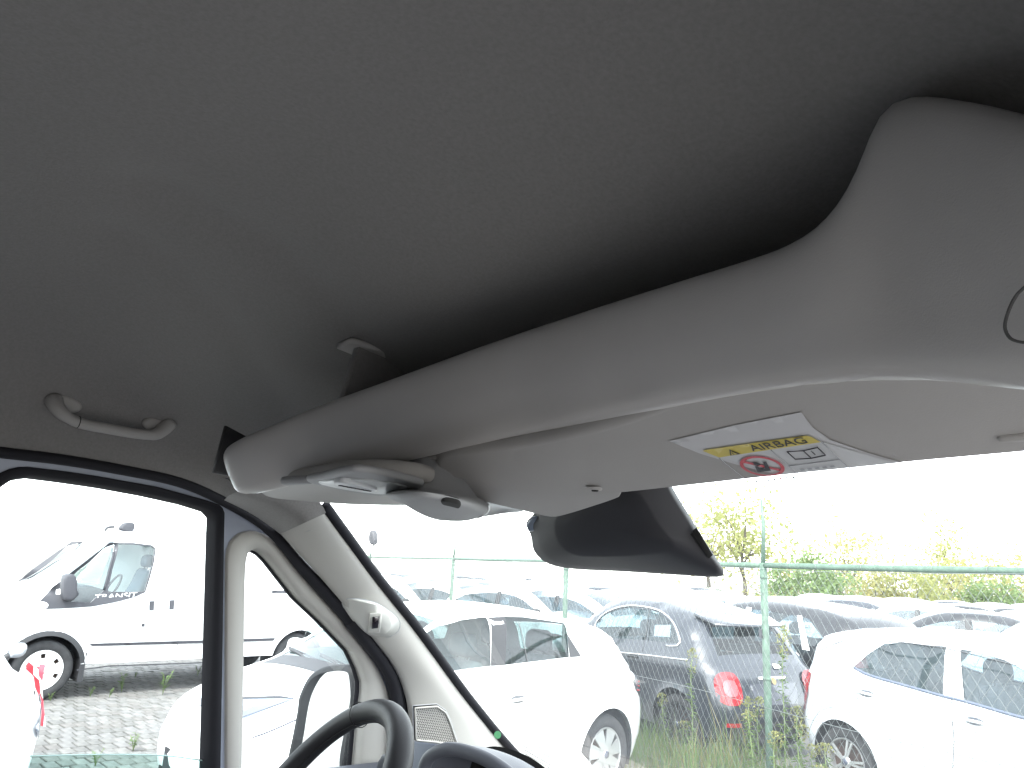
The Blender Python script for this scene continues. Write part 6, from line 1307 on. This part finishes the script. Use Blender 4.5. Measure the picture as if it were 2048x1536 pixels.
# ---- the rest of the cab: back wall, floor, lower sides, seats (out of view, they close the space)
def quad(name, P, m): return cp(name, P, [tuple(range(len(P)))], m, None, False)
M_cabseat = mat('cab_seat_cloth', (0.20, 0.20, 0.21), 0.9, noise=(30, 0.2)); M_bulk = mat('bulkhead_paint', (0.62, 0.62, 0.61), 0.6, noise=(3, 0.05)); M_floor = mat('floor_rubber', (0.14, 0.14, 0.14), 0.8)
quad('bulkhead', [(-1.42, -0.98, -1.2), (0.22, -0.98, -1.2), (0.22, -0.98, 0.48), (-1.42, -0.98, 0.48)], M_bulk)
quad('cab_floor', [(-1.45, -0.98, -1.12), (0.25, -0.98, -1.12), (0.25, 1.4, -1.12), (-1.45, 1.4, -1.12)], M_floor)
quad('firewall', [(-1.45, 1.38, -1.12), (0.25, 1.38, -1.12), (0.25, 1.38, -0.5), (-1.45, 1.38, -0.5)], M_floor)
# behind the door openings: B-pillar panels (the passenger door stands open)
quad('side_panel', [(-1.31, -0.98, 0.14), (-1.31, -0.30, 0.14), (-1.52, -0.30, -1.12), (-1.52, -0.98, -1.12)], M_pale)
quad('side_panel', [(0.11, -0.98, 0.14), (0.11, -0.30, 0.14), (0.32, -0.30, -1.12), (0.32, -0.98, -1.12)], M_pale)
for xx in (XC - 0.40, XC + 0.38):
    o = [(-0.30, -0.75), (-0.22, -0.62), (0.20, -0.60), (0.26, -0.68), (0.20, -0.78), (-0.30, -0.80)]
    V, F = slab([(xx - 0.25, a - 0.28, b) for a, b in catm(o, step=0.04, closed=True)], (-1, 0, 0), 0.5, 0.05, 3); st_ = cp('seat', V, F, M_cabseat)
    o = [(-0.50, -0.72), (-0.40, -0.70), (-0.52, -0.25), (-0.62, -0.02), (-0.70, -0.05), (-0.66, -0.4)]
    V, F = slab([(xx - 0.23, a - 0.05, b) for a, b in catm(o, step=0.04, closed=True)], (-1, 0, 0), 0.46, 0.05, 3); cp('seat_back', V, F, M_cabseat, st_)

# ================================================================== LOOSE THINGS IN THE CAB
# registration sheet standing at the foot of the screen
def us(px, py, off=0.03): return uw(px, py, off) if False else None
pp = []
for (a, b) in ((1042, 1470), (1092, 1452), (1158, 1500), (1183, 1530), (1200, 1600), (1075, 1600)): d = ray(a, b); pp.append(d * (1.42 / d[1]))
sheet = empty('paper_sheet', tuple(CAM + np.mean(pp, 0))); tag(sheet, 'white printed form leaning at the foot of the windscreen', 'paper')
po_ = np.mean(pp, 0)
V, F = slab(np.array(pp) - po_, (0.3, -0.9, 0.2), 0.0008, 0.0002, 1); obj('page', V, F, mat('paper', (0.82, 0.84, 0.82), 0.7), sheet, False)
def ppt(u, v):   # u along a printed line, v down the page (both in picture pixels, the lines run down to the right)
    a = 1048 + u * 0.87 - v * 0.35; b = 1468 + u * 0.50 + v * 0.85; d = ray(a, b); return d * (1.416 / d[1]) - po_
rl = random.Random(11)
for ln_ in range(9):
    mb = MB(); u = 4 if ln_ != 1 else 48; end = (50, 100, 60, 74, 96, 80, 100, 88, 70)[ln_]
    while u < end:
        w = rl.uniform(1.0, 3.2); t = 1.3 if ln_ in (1, 5) else 0.8; v = 8 + ln_ * 7
        if ln_ in (1, 5): w = rl.uniform(0.5, 1.2)
        mb.add([ppt(u, v), ppt(u + w, v), ppt(u + w, v + 2 * t), ppt(u, v + 2 * t)], [(0, 1, 2, 3)]); u += w + rl.uniform(0.6, 1.4)
    o = mb.build('print_line', M_prt, sheet, False); o['kind'] = 'stuff'
# green round sticker in the corner of the screen
c = uw(992, 1468, 0.0); c = ux(992, 1468, -1.30); stk = []
d = ray(995, 1470); q = d * (1.555 / d[1]); dn = -q / np.linalg.norm(q); b1 = np.cross(dn, (0, 0, 1)); b1 /= np.linalg.norm(b1); b2 = np.cross(b1, dn)
V, F = slab([0.009 * (math.cos(t) * b1 + math.sin(t) * b2) for t in np.linspace(0, 6.283, 25)[:-1]], dn, 0.001, 0.0003, 1); o = obj('round_sticker', V, F, mat('sticker_green', (0.02, 0.13, 0.05), 0.4), None, False); o.location = tuple(CAM + q); tag(o, 'small green round sticker low on the windscreen edge by the pillar', 'sticker')
